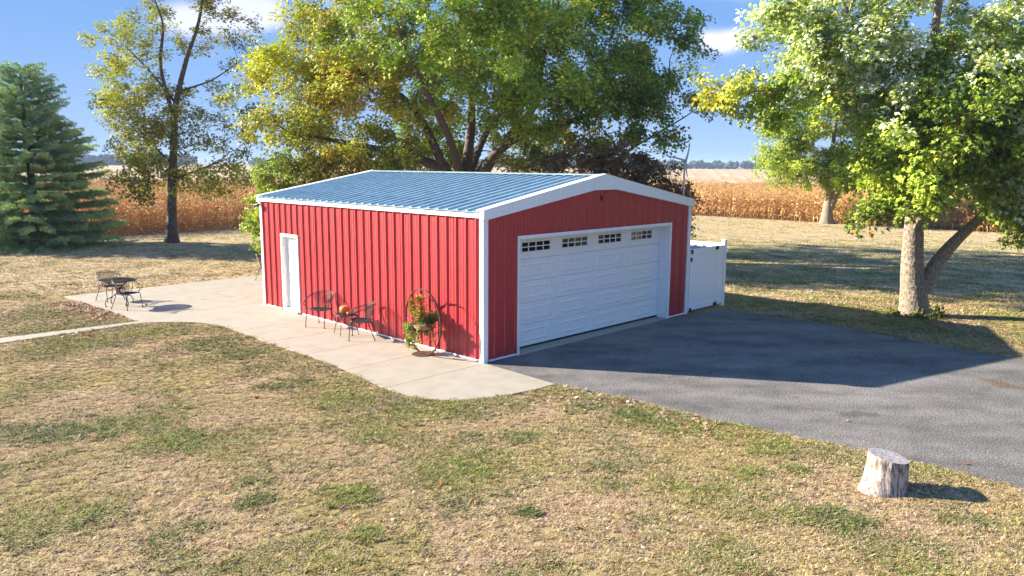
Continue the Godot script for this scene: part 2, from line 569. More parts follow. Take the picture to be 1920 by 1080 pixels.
func lawn_color(x: float, z: float, g: float) -> Color:
	var n := nz2.get_noise_2d(x * 1.4 + 300.0, z * 1.4)
	var n3 := nz2.get_noise_2d(x * 0.35 - 100.0, z * 0.35)
	var dry := Color(0.52, 0.39, 0.20).lerp(Color(0.535, 0.375, 0.22), clampf(0.5 + n * 1.2, 0, 1))
	dry = dry.lerp(Color(0.43, 0.335, 0.125), clampf(0.35 + n3 * 1.1, 0, 1) * 0.8)
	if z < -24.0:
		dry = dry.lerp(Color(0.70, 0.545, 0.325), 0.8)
	var green := Color(0.18, 0.215, 0.06).lerp(Color(0.27, 0.30, 0.065), clampf(0.5 + n3 * 1.5, 0, 1))
	return dry.lerp(green, clampf(g, 0, 1))


func make_ground() -> void:
	# one wide sheet to the horizon, the lawn on it
	var g := Mesher.new()
	var R := 3000.0
	g.quad(Vector3(-R, -0.06, -R), Vector3(R, -0.06, -R), Vector3(R, -0.06, 300), Vector3(-R, -0.06, 300))
	var ground := obj("ground", g, M.corn_soil)
	structure(ground)
	tag(ground, "flat brown farmland soil running to the horizon under the fields", "ground")
	# lawn texture
	var size := 1024
	var X0 := -45.0
	var Z0 := -75.0
	var span := 90.0
	var data := PackedByteArray()
	data.resize(size * size * 3)
	for j in size:
		var z := Z0 + span * (j + 0.5) / size
		for i in size:
			var x := X0 + span * (i + 0.5) / size
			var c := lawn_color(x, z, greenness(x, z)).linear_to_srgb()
			var f := 0.80 + 0.26 * nz.get_noise_2d(x * 9.0, z * 9.0)
			var k := (j * size + i) * 3
			data[k] = int(clampf(c.r * f, 0, 1) * 255); data[k + 1] = int(clampf(c.g * f, 0, 1) * 255); data[k + 2] = int(clampf(c.b * f, 0, 1) * 255)
	var m := mat("lawn", Color.WHITE, 1.0, 0.0, 0.2)
	m.albedo_texture = ImageTexture.create_from_image(Image.create_from_data(size, size, false, Image.FORMAT_RGB8, data))
	m.texture_repeat = false
	# outline of the lot, square to the garage; kept as a grid so that it can roll very slightly
	var l := Mesher.new()
	l.with_uv = true
	var nu := 70
	var nv := 70
	for j in nv + 1:
		for i in nu + 1:
			var u := lerpf(-70.0, 45.0, float(i) / nu)
			var vv := lerpf(-60.0, 33.9, float(j) / nv)
			var p := A + gu * u + gv * vv
			l.vert(Vector3(p.x, 0.0, p.z), Vector3.UP, Vector2((p.x - X0) / span, (p.z - Z0) / span))
	for j in nv:
		for i in nu:
			var q := j * (nu + 1) + i
			for k in [q, q + nu + 2, q + 1, q, q + nu + 1, q + nu + 2]:
				l.ix.append(k)
	var lawn := obj("lawn", l, m)
	structure(lawn)
	tag(lawn, "wide mown lawn of straw-coloured dormant grass with green patches", "lawn")


func slab(poly: PackedVector2Array, y0: float, y1: float, m: Mesher) -> void:
	var t := Geometry2D.triangulate_polygon(poly)
	for i in range(0, t.size(), 3):
		var a := poly[t[i]]; var b := poly[t[i + 1]]; var c := poly[t[i + 2]]
		m.tri_out(Vector3(a.x, y1, a.y), Vector3(b.x, y1, b.y), Vector3(c.x, y1, c.y), Vector3(a.x, y1 - 5.0, a.y))
	var cw := Geometry2D.is_polygon_clockwise(poly)
	for i in poly.size():
		var a := poly[i]; var b := poly[(i + 1) % poly.size()]
		var p := Vector3(a.x, y0, a.y); var q := Vector3(b.x, y0, b.y)
		var up := Vector3(0, y1 - y0, 0)
		if cw:
			m.quad(p, q, q + up, p + up)
		else:
			m.quad(q, p, p + up, q + up)


func make_driveway() -> void:
	var size := 1024
	var X0 := -1.0
	var Z0 := -23.0
	var span := 18.0
	var data := PackedByteArray()
	data.resize(size * size * 3)
	rng.seed = 99
	for j in size:
		var z := Z0 + span * (j + 0.5) / size
		for i in size:
			var x := X0 + span * (i + 0.5) / size
			var n := nz.get_noise_2d(x * 0.32, z * 0.9 + 55.0)
			var n2 := nz.get_noise_2d(x * 1.7 + 11.0, z * 1.7)
			var a := 0.197 + 0.095 * n + 0.045 * n2
			# older, darker surface by the garage; paler and worn out by the lane
			a *= 0.94 + 0.16 * rng.randf() + (0.45 if rng.randf() < 0.07 else 0.0)
			var c := Color(a * 1.07, a, a * 0.93)
			var sx := (x - 9.25) / 0.33
			var sz := (z + 14.17) / 0.42
			var rr := sx * sx + sz * sz + n2 * 1.1
			if rr < 1.0:
				c = c.lerp(Color(0.20, 0.12, 0.06), 0.7 * smoothstep(1.0, 0.35, rr))
			sx = (x - 5.75) / 0.5; sz = (z + 12.3) / 0.16
			rr = sx * sx + sz * sz + n2 * 1.0
			if rr < 1.0:
				c = c.lerp(Color(0.05, 0.05, 0.05), 0.4 * smoothstep(1.0, 0.3, rr))
			for e in [[0.62, 0.78, 20.6], [-0.35, 0.94, 12.5], [0.80, -0.60, -14.9]]:
				var w: float = absf(x * e[0] - z * e[1] - e[2] + 0.25 * n2 + 0.3 * n)
				if w < 0.022 and n2 > -0.25:
					c = c * 0.72
			c = c.linear_to_srgb()
			var k := (j * size + i) * 3
			data[k] = int(clampf(c.r, 0, 1) * 255); data[k + 1] = int(clampf(c.g, 0, 1) * 255); data[k + 2] = int(clampf(c.b, 0, 1) * 255)
	var m := mat("asphalt", Color.WHITE, 0.9, 0.0, 0.35)
	m.albedo_texture = ImageTexture.create_from_image(Image.create_from_data(size, size, false, Image.FORMAT_RGB8, data))
	var d := Mesher.new()
	slab(drive_poly, -0.05, 0.016, d)
	d.with_uv = true
	d.uv2_scale = 9.0
	# aggregate: pale and dark stones in the binder
	m.detail_enabled = true
	m.detail_uv_layer = BaseMaterial3D.DETAIL_UV_2
	m.detail_blend_mode = BaseMaterial3D.BLEND_MODE_MUL
	m.detail_albedo = noise_tex(0.11, [[0.0, grey(0.5)], [0.42, grey(0.72)], [0.55, grey(0.9)], [0.7, grey(1.0)], [1.0, grey(1.0)]], 512, 3, 77)
	for i in d.v.size():
		d.uv[i] = Vector2((d.v[i].x - X0) / span, (d.v[i].z - Z0) / span)
	var o := obj("driveway", d, m)
	structure(o)
	tag(o, "grey weathered asphalt driveway in front of the garage door", "driveway")


func make_patio() -> void:
	var o := Node3D.new()
	o.name = numbered("patio")
	add_child(o, true)
	structure(o)
	tag(o, "pale concrete patio of jointed slabs along the red wall", "patio")
	# slabs between control joints, square to the long wall
	var cuts := [-2.6, -0.045, 1.53, 3.17, 4.8, 6.4, 8.0, 9.6, 11.2, 12.9, 15.2]
	for i in cuts.size() - 1:
		var cells := [[-6.0, -4.4], [-4.4, 6.0]] if cuts[i] >= 9.6 else [[-6.0, 6.0]]
		for ce in cells:
			var cell := PackedVector2Array()
			for e in [[ce[0] + 0.007, cuts[i] + 0.007], [ce[1] - 0.007, cuts[i] + 0.007], [ce[1] - 0.007, cuts[i + 1] - 0.007], [ce[0] + 0.007, cuts[i + 1] - 0.007]]:
				var p: Vector3 = A + gu * e[0] + gv * e[1]
				cell.append(Vector2(p.x, p.z))
			for piece in Geometry2D.intersect_polygons(patio_poly, cell):
				if piece.size() < 3:
					continue
				var s := Mesher.new()
				slab(piece, -0.05, 0.022, s)
				obj("slab", s, M.concrete, o)
	# a bed under the joints
	var bed := Mesher.new()
	slab(patio_poly, -0.05, 0.012, bed)
	obj("bed", bed, M.apron_concrete, o)
	var pth := Mesher.new()
	slab(path_poly, -0.05, 0.018, pth)
	var po := obj("path", pth, M.concrete)
	structure(po)
	tag(po, "narrow concrete footpath leading off the patio across the lawn", "path")


# ------------------------------------------------------------------ garage
# a ribbed steel sheet: profile (s, n) extruded from low(s) to high(s)
func rib_profile(s0: float, s1: float, first: float, rise := 0.033) -> Array:
	var pts := [Vector2(s0, 0)]
	var c := first
	while c > s0 - 0.4:
		c -= 0.3048
	while c < s1 + 0.1:
		for e in [[-0.047, 0.0], [-0.018, rise], [0.018, rise], [0.047, 0.0], [0.082, 0.0], [0.092, 0.006], [0.110, 0.006], [0.120, 0.0], [0.184, 0.0], [0.194, 0.006], [0.212, 0.006], [0.222, 0.0]]:
			var s: float = c + e[0]
			if s > s0 + 0.001 and s < s1 - 0.001:
				pts.append(Vector2(s, e[1]))
		c += 0.3048
	pts.append(Vector2(s1, 0))
	return pts


func sheet(m: Mesher, prof: Array, o: Vector3, ds: Vector3, dn: Vector3, up: Vector3, low: Callable, high: Callable, holes: Array = []) -> void:
	var back := -0.012
	var split := []
	for h in holes:
		split.append(h[0]); split.append(h[1])
	for i in prof.size() - 1:
		var parts := [prof[i], prof[i + 1]]
		for s in split:
			if s > prof[i].x + 0.0005 and s < prof[i + 1].x - 0.0005:
				parts = [prof[i], Vector2(s, lerpf(prof[i].y, prof[i + 1].y, (s - prof[i].x) / (prof[i + 1].x - prof[i].x))), prof[i + 1]]
		for k in parts.size() - 1:
			var a: Vector2 = parts[k]
			var b: Vector2 = parts[k + 1]
			var mid := (a.x + b.x) / 2.0
			var runs := [[low.call(a.x), high.call(a.x), low.call(b.x), high.call(b.x)]]
			for h in holes:
				if mid > h[0] and mid < h[1]:
					runs = []
					if h[2] > low.call(mid) + 0.01:
						runs.append([low.call(a.x), h[2], low.call(b.x), h[2]])
					if h[3] < high.call(mid) - 0.01:
						runs.append([h[3], high.call(a.x), h[3], high.call(b.x)])
			for r in runs:
				var pa := o + ds * a.x
				var pb := o + ds * b.x
				var fa := pa + dn * a.y
				var fb := pb + dn * b.y
				var inside: Vector3 = (pa + pb) / 2.0 - dn * 3.0 + up * ((r[0] + r[1]) / 2.0)
				m.quad_out(fa + up * r[0], fb + up * r[2], fb + up * r[3], fa + up * r[1], inside)
				var outside: Vector3 = inside + dn * 6.0
				m.quad_out(pa + dn * back + up * r[0], pb + dn * back + up * r[2], pb + dn * back + up * r[3], pa + dn * back + up * r[1], outside)
				m.quad_out(fa + up * r[0], fb + up * r[2], pb + dn * back + up * r[2], pa + dn * back + up * r[0], inside + up * 20.0)
				m.quad_out(fa + up * r[1], fb + up * r[3], pb + dn * back + up * r[3], pa + dn * back + up * r[1], inside - up * 20.0)


func L(u: float, y: float, v: float) -> Vector3:
	return Vector3(u, y, -v)


func roof_y(u: float) -> float:
	return 3.135 + 0.176 * (u if u < WID / 2 else WID - u)


func make_garage() -> void:
	var g := thing("garage", "red ribbed metal garage with white trim, a blue-grey metal roof and a wide white door", "garage", A, YAW)
	var zero := func(_s): return 0.045
	var eave := func(_s): return 3.09
	var gable := func(s): return roof_y(s) - 0.06
	# long wall (faces -x): s = v
	var door_hole := [[7.17, 8.08, 0.0, 2.165]]
	for k in 10:
		var m := Mesher.new()
		sheet(m, rib_profile(k * 0.9144, (k + 1) * 0.9144, 0.215), L(-0.002 * (k % 2), 0, 0), Vector3(0, 0, -1), Vector3(-1, 0, 0), Vector3.UP, zero, eave, door_hole)
		obj("wall_panel", m, M.red_metal, g)
	# right wall
	for k in 10:
		var m := Mesher.new()
		sheet(m, rib_profile(k * 0.9144, (k + 1) * 0.9144, 0.215), L(WID + 0.002 * (k % 2), 0, 0), Vector3(0, 0, -1), Vector3(1, 0, 0), Vector3.UP, zero, eave)
		obj("wall_panel", m, M.red_metal, g)
	# gables
	var gate_hole := [[0.98, 6.75, 0.0, 2.546]]
	for side in 2:
		var s := 0.0
		var k := 0
		while s < WID - 0.01:
			var e := minf(s + 0.9144, WID)
			var m := Mesher.new()
			if side == 0:
				sheet(m, rib_profile(s, e, 0.32), L(0, 0, -0.002 * (k % 2)), Vector3(1, 0, 0), Vector3(0, 0, 1), Vector3.UP, zero, gable, gate_hole)
			else:
				sheet(m, rib_profile(s, e, 0.32), L(0, 0, LEN + 0.002 * (k % 2)), Vector3(1, 0, 0), Vector3(0, 0, -1), Vector3.UP, zero, gable)
			obj("wall_panel", m, M.red_metal, g)
			s = e
			k += 1
	# floor slab of the garage
	var fl := Mesher.new()
	fl.bx(L(WID / 2, -0.02, LEN / 2), Vector3(WID - 0.03, 0.1, LEN - 0.03), 0.0)
	obj("floor_slab", fl, M.apron_concrete, g)
	# roof panels
	var sl := atan(0.176)
	var run := (WID / 2 + 0.075) / cos(sl)
	var rz := func(_s): return 0.0
	var rt := func(_s): return run
	for side in 2:
		for k in 10:
			var m := Mesher.new()
			var s0 := -0.02 + k * 0.9185
			var dirn := 1.0 if side == 0 else -1.0
			var up := Vector3(cos(sl) * dirn, sin(sl), 0)
			var nn := Vector3(-sin(sl) * dirn, cos(sl), 0)
			var o := L(-0.075 if side == 0 else WID + 0.075, roof_y(-0.075), 0) + nn * 0.002 * (k % 2)
			sheet(m, rib_profile(s0, s0 + 0.9185, 0.12, 0.035), o, Vector3(0, 0, -1), nn, up, rz, rt)
			obj("roof_panel", m, M.roof_metal, g)
	var rc := Mesher.new()
	for dirn in [1.0, -1.0]:
		var top := L(WID / 2, roof_y(WID / 2) + 0.045, LEN / 2)
		var away := Vector3(-cos(sl) * dirn, -sin(sl), 0)
		var nn := Vector3(-sin(sl) * dirn, cos(sl), 0)
		rc.box(Transform3D(Basis(away, nn, away.cross(nn)), top + away * 0.085), Vector3(0.17, 0.004, LEN + 0.04), 0.001)
	obj("ridge_cap", rc, M.roof_metal, g)
	# corner trims: an L of two strips
	for e in [[0.0, 0.0, -1.0, 1.0], [WID, 0.0, 1.0, 1.0], [0.0, LEN, -1.0, -1.0], [WID, LEN, 1.0, -1.0]]:
		var m := Mesher.new()
		var h := 3.03
		m.bx(L(e[0] + e[2] * 0.02, h / 2, e[1] + e[3] * 0.022), Vector3(0.045, h, 0.12), 0.006)
		m.bx(L(e[0] - e[2] * 0.04, h / 2 - 0.002, e[1] - e[3] * 0.022), Vector3(0.085, h - 0.004, 0.045), 0.006)
		m.bx(L(e[0] - e[2] * 0.088, h / 2 - 0.004, e[1] - e[3] * 0.014), Vector3(0.012, h - 0.008, 0.05), 0.003)
		obj("corner_trim", m, M.white_metal, g)
	# base trim
	for e in [[L(-0.012, 0.05, 3.56), Vector3(0.05, 0.035, 7.0)], [L(-0.012, 0.05, 8.58), Vector3(0.05, 0.035, 0.86)], [L(0.55, 0.045, -0.012), Vector3(0.82, 0.035, 0.05)], [L(7.18, 0.045, -0.012), Vector3(0.82, 0.035, 0.05)]]:
		var bt := Mesher.new()
		bt.bx(e[0], e[1], 0.004)
		obj("base_trim", bt, M.white_metal, g)
	# eave trims with the open rib ends above
	for e in [[-0.035, -1.0], [WID + 0.035, 1.0]]:
		var m := Mesher.new()
		m.bx(L(e[0], 3.056, LEN / 2 - 0.02), Vector3(0.07, 0.066, LEN + 0.02), 0.006)
		m.bx(L(e[0] + e[1] * 0.026, 3.012, LEN / 2 - 0.02), Vector3(0.012, 0.022, LEN - 0.05), 0.003)
		obj("eave_trim", m, M.white_metal, g)
	# rake trims: prisms that follow the gable, with a lip below and a flange on the roof
	for side in [0, 1]:
		for end in [0, 1]:
			var m := Mesher.new()
			var fl_ := func(u): return u if side == 0 else WID - u
			var v0 := -0.095 if end == 0 else LEN + 0.095
			var v1 := 0.035 if end == 0 else LEN - 0.035
			var u0 := -0.085
			var u1 := 3.42
			var b0 := 2.985; var b1 := 3.522
			var t0 := roof_y(u0) + 0.052; var t1 := roof_y(u1) + 0.052
			prism(m, [Vector2(fl_.call(u0), b0), Vector2(fl_.call(u1), b1), Vector2(fl_.call(u1), t1), Vector2(fl_.call(u0), t0)], v0, v1)
			var w0 := -0.105 if end == 0 else LEN + 0.105
			prism(m, [Vector2(fl_.call(u0 + 0.06), b0 - 0.018), Vector2(fl_.call(u1), b1 - 0.026), Vector2(fl_.call(u1), b1 + 0.006), Vector2(fl_.call(u0 + 0.06), b0 + 0.014)], w0, v1)
			# flange over the roof sheet
			var f0 := 0.12 if end == 0 else LEN - 0.12
			prism(m, [Vector2(fl_.call(u0), t0 - 0.012), Vector2(fl_.call(3.80), roof_y(3.80) + 0.040), Vector2(fl_.call(3.80), roof_y(3.80) + 0.055), Vector2(fl_.call(u0), t0 + 0.003)], v1, f0)
			obj("rake_trim", m, M.white_metal, g)
	for end in [0, 1]:
		var m := Mesher.new()
		var v0 := -0.098 if end == 0 else LEN + 0.098
		var v1 := 0.036 if end == 0 else LEN - 0.036
		prism(m, [Vector2(3.424, 3.526), Vector2(4.26, 3.526), Vector2(4.26, roof_y(3.424) + 0.056), Vector2(WID / 2, roof_y(WID / 2) + 0.058), Vector2(3.424, roof_y(3.424) + 0.056)], v0, v1)
		var w0 := -0.108 if end == 0 else LEN + 0.108
		prism(m, [Vector2(3.424, 3.498), Vector2(4.26, 3.498), Vector2(4.26, 3.53), Vector2(3.424, 3.53)], w0, v1)
		obj("peak_trim", m, M.white_metal, g)
	make_walk_door(g)
	make_garage_door(g)
	# small sensor high in the gable
	var s := thing("motion_sensor", "small black sensor box high under the garage gable peak", "sensor", A + gu * 3.765 + gv * -0.03 + Vector3(0, 3.31, 0), YAW)
	var sm := Mesher.new()
	sm.bx(Vector3(0, 0, 0.015), Vector3(0.05, 0.10, 0.045), 0.008)
	obj("housing", sm, M.black_metal, s)
	var sd := Mesher.new()
	sd.lathe([Vector2(0.0, -0.022), Vector2(0.016, -0.018), Vector2(0.022, 0.0), Vector2(0.022, 0.01)], 12, Vector3(0, -0.055, 0.03))
	obj("sensor_eye", sd, M.rubber, s)
	# security camera on the far corner
	var c := thing("security_camera", "small black security camera under the far left eave corner of the garage", "camera", A + gu * -0.06 + gv * 9.12 + Vector3(0, 2.9, 0), YAW)
	var cm := Mesher.new()
	cm.bx(Vector3(-0.012, 0.02, 0), Vector3(0.025, 0.10, 0.08), 0.006)
	obj("mount", cm, M.white_metal, c)
	cm = Mesher.new()
	cm.tube(PackedVector3Array([Vector3(-0.03, 0.02, 0), Vector3(-0.07, 0.0, 0.0)]), PackedFloat32Array([0.02, 0.02]), 10)
	cm.tube(PackedVector3Array([Vector3(-0.07, 0.01, 0.06), Vector3(-0.11, -0.02, -0.08)]), PackedFloat32Array([0.04, 0.045]), 12)
	obj("body", cm, M.black_metal, c)
	cm = Mesher.new()
	cm.tube(PackedVector3Array([Vector3(-0.11, -0.02, -0.08), Vector3(-0.116, -0.024, -0.1)]), PackedFloat32Array([0.03, 0.03]), 12)
	obj("lens", cm, M.rubber, c)


func prism(m: Mesher, poly: Array, v0: float, v1: float) -> void:
	var c := Vector2.ZERO
	for p in poly:
		c += p
	c /= poly.size()
	var cc := L(c.x, c.y, (v0 + v1) / 2)
	for i in poly.size():
		var p: Vector2 = poly[i]
		var q: Vector2 = poly[(i + 1) % poly.size()]
		m.quad_out(L(p.x, p.y, v0), L(q.x, q.y, v0), L(q.x, q.y, v1), L(p.x, p.y, v1), cc)
		m.tri_out(L(c.x, c.y, v0), L(p.x, p.y, v0), L(q.x, q.y, v0), cc)
		m.tri_out(L(c.x, c.y, v1), L(p.x, p.y, v1), L(q.x, q.y, v1), cc)


func make_walk_door(g: Node3D) -> void:
	# opening v 7.17..8.08, top 2.165; leaf set back 0.11
	var fr := Mesher.new()
	fr.bx(L(0.045, 1.1, 7.205), Vector3(0.17, 2.1, 0.07), 0.005)
	fr.bx(L(0.045, 1.1, 8.045), Vector3(0.17, 2.1, 0.07), 0.005)
	fr.bx(L(0.044, 2.127, 7.625), Vector3(0.172, 0.078, 0.91), 0.005)
	var f := obj("door_frame", fr, M.white_door, g)
	var th := Mesher.new()
	th.bx(L(0.02, 0.075, 7.625), Vector3(0.2, 0.07, 0.772), 0.006)
	obj("threshold", th, M.white_door, f)
	for y in [0.35, 1.1, 1.85]:
		var hg := Mesher.new()
		hg.rod(L(-0.03, y - 0.045, 8.003), L(-0.03, y + 0.045, 8.003), 0.009, 8)
		obj("hinge", hg, M.brass, f)
	var lf := Mesher.new()
	lf.bx(L(0.105, 1.1, 7.625), Vector3(0.045, 1.96, 0.766), 0.004)
	# six raised panels, each a recessed frame with a raised field
	for e in [[1.74, 0.3], [1.17, 0.66], [0.47, 0.5]]:
		for sd in [7.46, 7.79]:
			var hh: float = e[1]
			for q in [[0.0, hh / 2, 0.24, 0.012], [0.0, -hh / 2, 0.24, 0.012]]:
				lf.bx(L(0.08, e[0] + q[1], sd), Vector3(0.012, 0.014, 0.24), 0.005)
			for q in [-0.12, 0.12]:
				lf.bx(L(0.08, e[0], sd + q), Vector3(0.0118, hh, 0.014), 0.005)
			lf.bx(L(0.081, e[0], sd), Vector3(0.012, hh - 0.08, 0.16), 0.005)
	var leaf := obj("door", lf, M.white_door, g)
	var kn := Mesher.new()
	kn.tube(PackedVector3Array([L(0.085, 1.0, 7.31), L(0.06, 1.0, 7.31), L(0.05, 1.0, 7.31), L(0.035, 1.0, 7.31), L(0.02, 1.0, 7.31)]), PackedFloat32Array([0.03, 0.012, 0.022, 0.028, 0.012]), 12)
	obj("door_knob", kn, M.brass, leaf)


func make_garage_door(g: Node3D) -> void:
	var rec := 0.286
	var u0 := 0.98
	var u1 := 6.75
	# casing: return boards of the opening and a thin edge trim on the face
	var cs := Mesher.new()
	var dep := rec + 0.03
	cs.bx(L(u0 + 0.02, 1.275, dep / 2 - 0.035), Vector3(0.05, 2.55, dep + 0.02), 0.004)
	cs.bx(L(u1 - 0.02, 1.275, dep / 2 - 0.035), Vector3(0.05, 2.55, dep + 0.02), 0.004)
	cs.bx(L((u0 + u1) / 2, 2.54, dep / 2 - 0.035), Vector3(u1 - u0 - 0.1, 0.05, dep + 0.018), 0.004)
	for u in [u0 - 0.008, u1 + 0.008]:
		cs.bx(L(u, 1.285, -0.035), Vector3(0.04, 2.57, 0.02), 0.004)
	cs.bx(L((u0 + u1) / 2, 2.572, -0.036), Vector3(u1 - u0 + 0.05, 0.035, 0.022), 0.004)
	obj("door_casing", cs, M.white_metal, g)
	var sill := Mesher.new()
	sill.bx(L((u0 + u1) / 2, -0.005, 0.15), Vector3(u1 - u0 - 0.1, 0.075, 0.42), 0.008)
	obj("door_sill", sill, M.apron_concrete, g)
	var door := Node3D.new()
	hang("garage_door", door, g)
	var y0 := 0.075
	var h := 0.487
	var w := u1 - u0 - 0.09
	var uc := (u0 + u1) / 2
	for k in 5:
		var m := Mesher.new()
		var yc := y0 + h * (k + 0.5)
		if k < 4:
			m.bx(L(uc, yc, rec + 0.025), Vector3(w, h - 0.006, 0.05), 0.006)
			for j in 4:
				var pc := uc + (j - 1.5) * 1.335
				# recessed-look moulding round a raised field
				emboss(m, pc, yc, 0.97, 0.29, rec)
		else:
			# rails and stiles round four window openings
			var ww := 0.95
			var wh := 0.235
			var wy := 2.29
			m.bx(L(uc, (wy + wh / 2 + y0 + h * 5) / 2, rec + 0.025), Vector3(w, y0 + h * 5 - wy - wh / 2, 0.05), 0.003)
			m.bx(L(uc, (y0 + h * 4 + wy - wh / 2 + 0.003) / 2, rec + 0.025), Vector3(w, wy - wh / 2 - y0 - h * 4 - 0.003, 0.05), 0.003)
			var edge := uc - w / 2
			for j in 5:
				var a := edge if j == 0 else uc + (j - 2.5) * 1.335 + ww / 2
				var b := uc + (j - 1.5) * 1.335 - ww / 2 if j < 4 else uc + w / 2
				m.bx(L((a + b) / 2, wy, rec + 0.025), Vector3(b - a, wh, 0.05), 0.001)
			for j in 4:
				var pc := uc + (j - 1.5) * 1.335
				var fm := Mesher.new()
				var v := rec - 0.004
				for s in [-1.0, 1.0]:
					fm.bx(L(pc, wy + s * (wh / 2), v), Vector3(ww + 0.07, 0.036, 0.03), 0.006)
					fm.bx(L(pc + s * (ww / 2), wy, v), Vector3(0.036, wh - 0.036, 0.0295), 0.006)
				fm.bx(L(pc, wy, v + 0.002), Vector3(ww - 0.036, 0.022, 0.022), 0.004)
				for q in [-1, 0, 1]:
					fm.bx(L(pc + q * ww / 4, wy, v + 0.003), Vector3(0.022, wh - 0.036, 0.02), 0.004)
				obj("window_frame", fm, M.white_door, door)
				for a in 4:
					for b in 2:
						var pm := Mesher.new()
						pm.bx(L(pc + (a - 1.5) * ww / 4, wy + (b - 0.5) * wh / 2, rec + 0.012), Vector3(ww / 4 - 0.004, wh / 2 - 0.004, 0.004), 0.0)
						obj("pane", pm, M.glass, door)
		obj("door_section", m, M.white_door, door)
	var rs := Mesher.new()
	rs.bx(L(uc, 0.056, rec + 0.02), Vector3(w, 0.05, 0.045), 0.01)
	obj("bottom_seal", rs, M.rubber, door)


func emboss(m: Mesher, pc: float, yc: float, w: float, h: float, rec: float) -> void:
	# a stamped long panel: a shallow ring that rises and falls and a flat field standing proud
	var f := [[0.5, 0.0, 0.0], [0.5, 0.018, 0.011], [0.5, 0.045, 0.011], [0.5, 0.06, 0.003]]
	var ring := func(inset: float, out: float) -> Array:
		var a := w / 2 - inset
		var b := h / 2 - inset
		var v := rec - out
		return [L(pc - a, yc - b, v), L(pc + a, yc - b, v), L(pc + a, yc + b, v), L(pc - a, yc + b, v)]
	var c := L(pc, yc, rec + 2.0)
	for i in f.size() - 1:
		var p: Array = ring.call(f[i][1], f[i][2])
		var q: Array = ring.call(f[i + 1][1], f[i + 1][2])
		for k in 4:
			m.quad_out(p[k], p[(k + 1) % 4], q[(k + 1) % 4], q[k], c)
	var e: Array = ring.call(0.06, 0.003)
	m.quad_out(e[0], e[1], e[2], e[3], c)


func make_vinyl_fence() -> void:
	var f := thing("vinyl_fence", "white vinyl privacy enclosure with a gate, standing against the right corner of the garage", "fence", A, YAW)
	var post := func(u: float, v: float) -> void:
		var m := Mesher.new()
		m.bx(L(u, 0.95, v), Vector3(0.127, 1.96, 0.127), 0.008)
		m.bx(L(u, 1.94, v), Vector3(0.15, 0.03, 0.15), 0.01)
		obj("post", m, M.vinyl, f)
	var run := func(a: Vector3, b: Vector3, y0: float, y1: float, parent: Node) -> void:
		var d := (b - a).normalized()
		var n := int(round(a.distance_to(b) / 0.155))
		var side := d.cross(Vector3.UP)
		var basis := Basis(d, Vector3.UP, side)
		var len := a.distance_to(b)
		for k in n:
			var m := Mesher.new()
			m.box(Transform3D(basis, a + d * (len * (k + 0.5) / n) + Vector3(0, (y0 + y1) / 2, 0)), Vector3(len / n - 0.0015, y1 - y0 - 0.2, 0.03), 0.0025)
			obj("board", m, M.vinyl, parent)
		for y in [y0 + 0.08, y1 - 0.08]:
			var m := Mesher.new()
			m.box(Transform3D(basis, (a + b) / 2 + Vector3(0, y, 0)), Vector3(len, 0.16, 0.045), 0.006)
			obj("rail", m, M.vinyl, parent)
	post.call(9.62, 0.0)
	post.call(9.62, 1.75)
	post.call(7.83, 1.75)
	run.call(L(9.62, 0, 0.07), L(9.62, 0, 1.68), 0.06, 1.84, f)
	run.call(L(9.55, 0, 1.75), L(7.9, 0, 1.75), 0.06, 1.86, f)
	var gate := Node3D.new()
	hang("gate", gate, f)
	run.call(L(7.75, 0, -0.03), L(9.15, 0, -0.03), 0.09, 1.80, gate)
	run.call(L(9.17, 0, -0.025), L(9.55, 0, -0.025), 0.09, 1.80, f)
	for e in [[7.80, 1.735, 0.09, 0.10], [7.78, 1.52, 0.07, 0.10], [9.14, 1.755, 0.16, 0.09], [9.14, 0.125, 0.16, 0.09], [7.81, 0.115, 0.09, 0.09]]:
		var m := Mesher.new()
		m.bx(L(e[0], e[1], -0.065), Vector3(e[2], e[3], 0.022), 0.004)
		m.rod(L(e[0], e[1] - 0.06, -0.075), L(e[0], e[1] + 0.06, -0.075), 0.011, 8)
		obj("latch" if e[1] > 1.5 and e[1] < 1.6 else "hinge", m, M.black_metal, gate)
	var dr := Mesher.new()
	dr.rod(L(9.2, -0.02, -0.06), L(9.2, 0.22, -0.06), 0.009, 8)
	obj("drop_rod", dr, M.galvanised, gate)


# ------------------------------------------------------------------ plants
func leaf_shape(m: Mesher, base: Vector3, dir: Vector3, nrm: Vector3, size: float, shade: float) -> void:
	# a lobed maple leaf folded a little along its midrib
	var x := dir.cross(nrm).normalized()
	var z := nrm
	m.col = Color(shade, shade, shade)
	var P := func(a: float, b: float, c: float) -> Vector3:
		return base + (x * a + dir * b + z * c) * size
	var b0: Vector3 = P.call(0.0, 0.0, 0.0)
	var tip: Vector3 = P.call(0.0, 1.0, -0.12)
	for s in [-1.0, 1.0]:
		var lobe: Vector3 = P.call(0.52 * s, 0.42, -0.10)
		var notch: Vector3 = P.call(0.20 * s, 0.56, 0.02)
		m.tri(b0, lobe, notch)
		m.tri(b0, notch, tip)


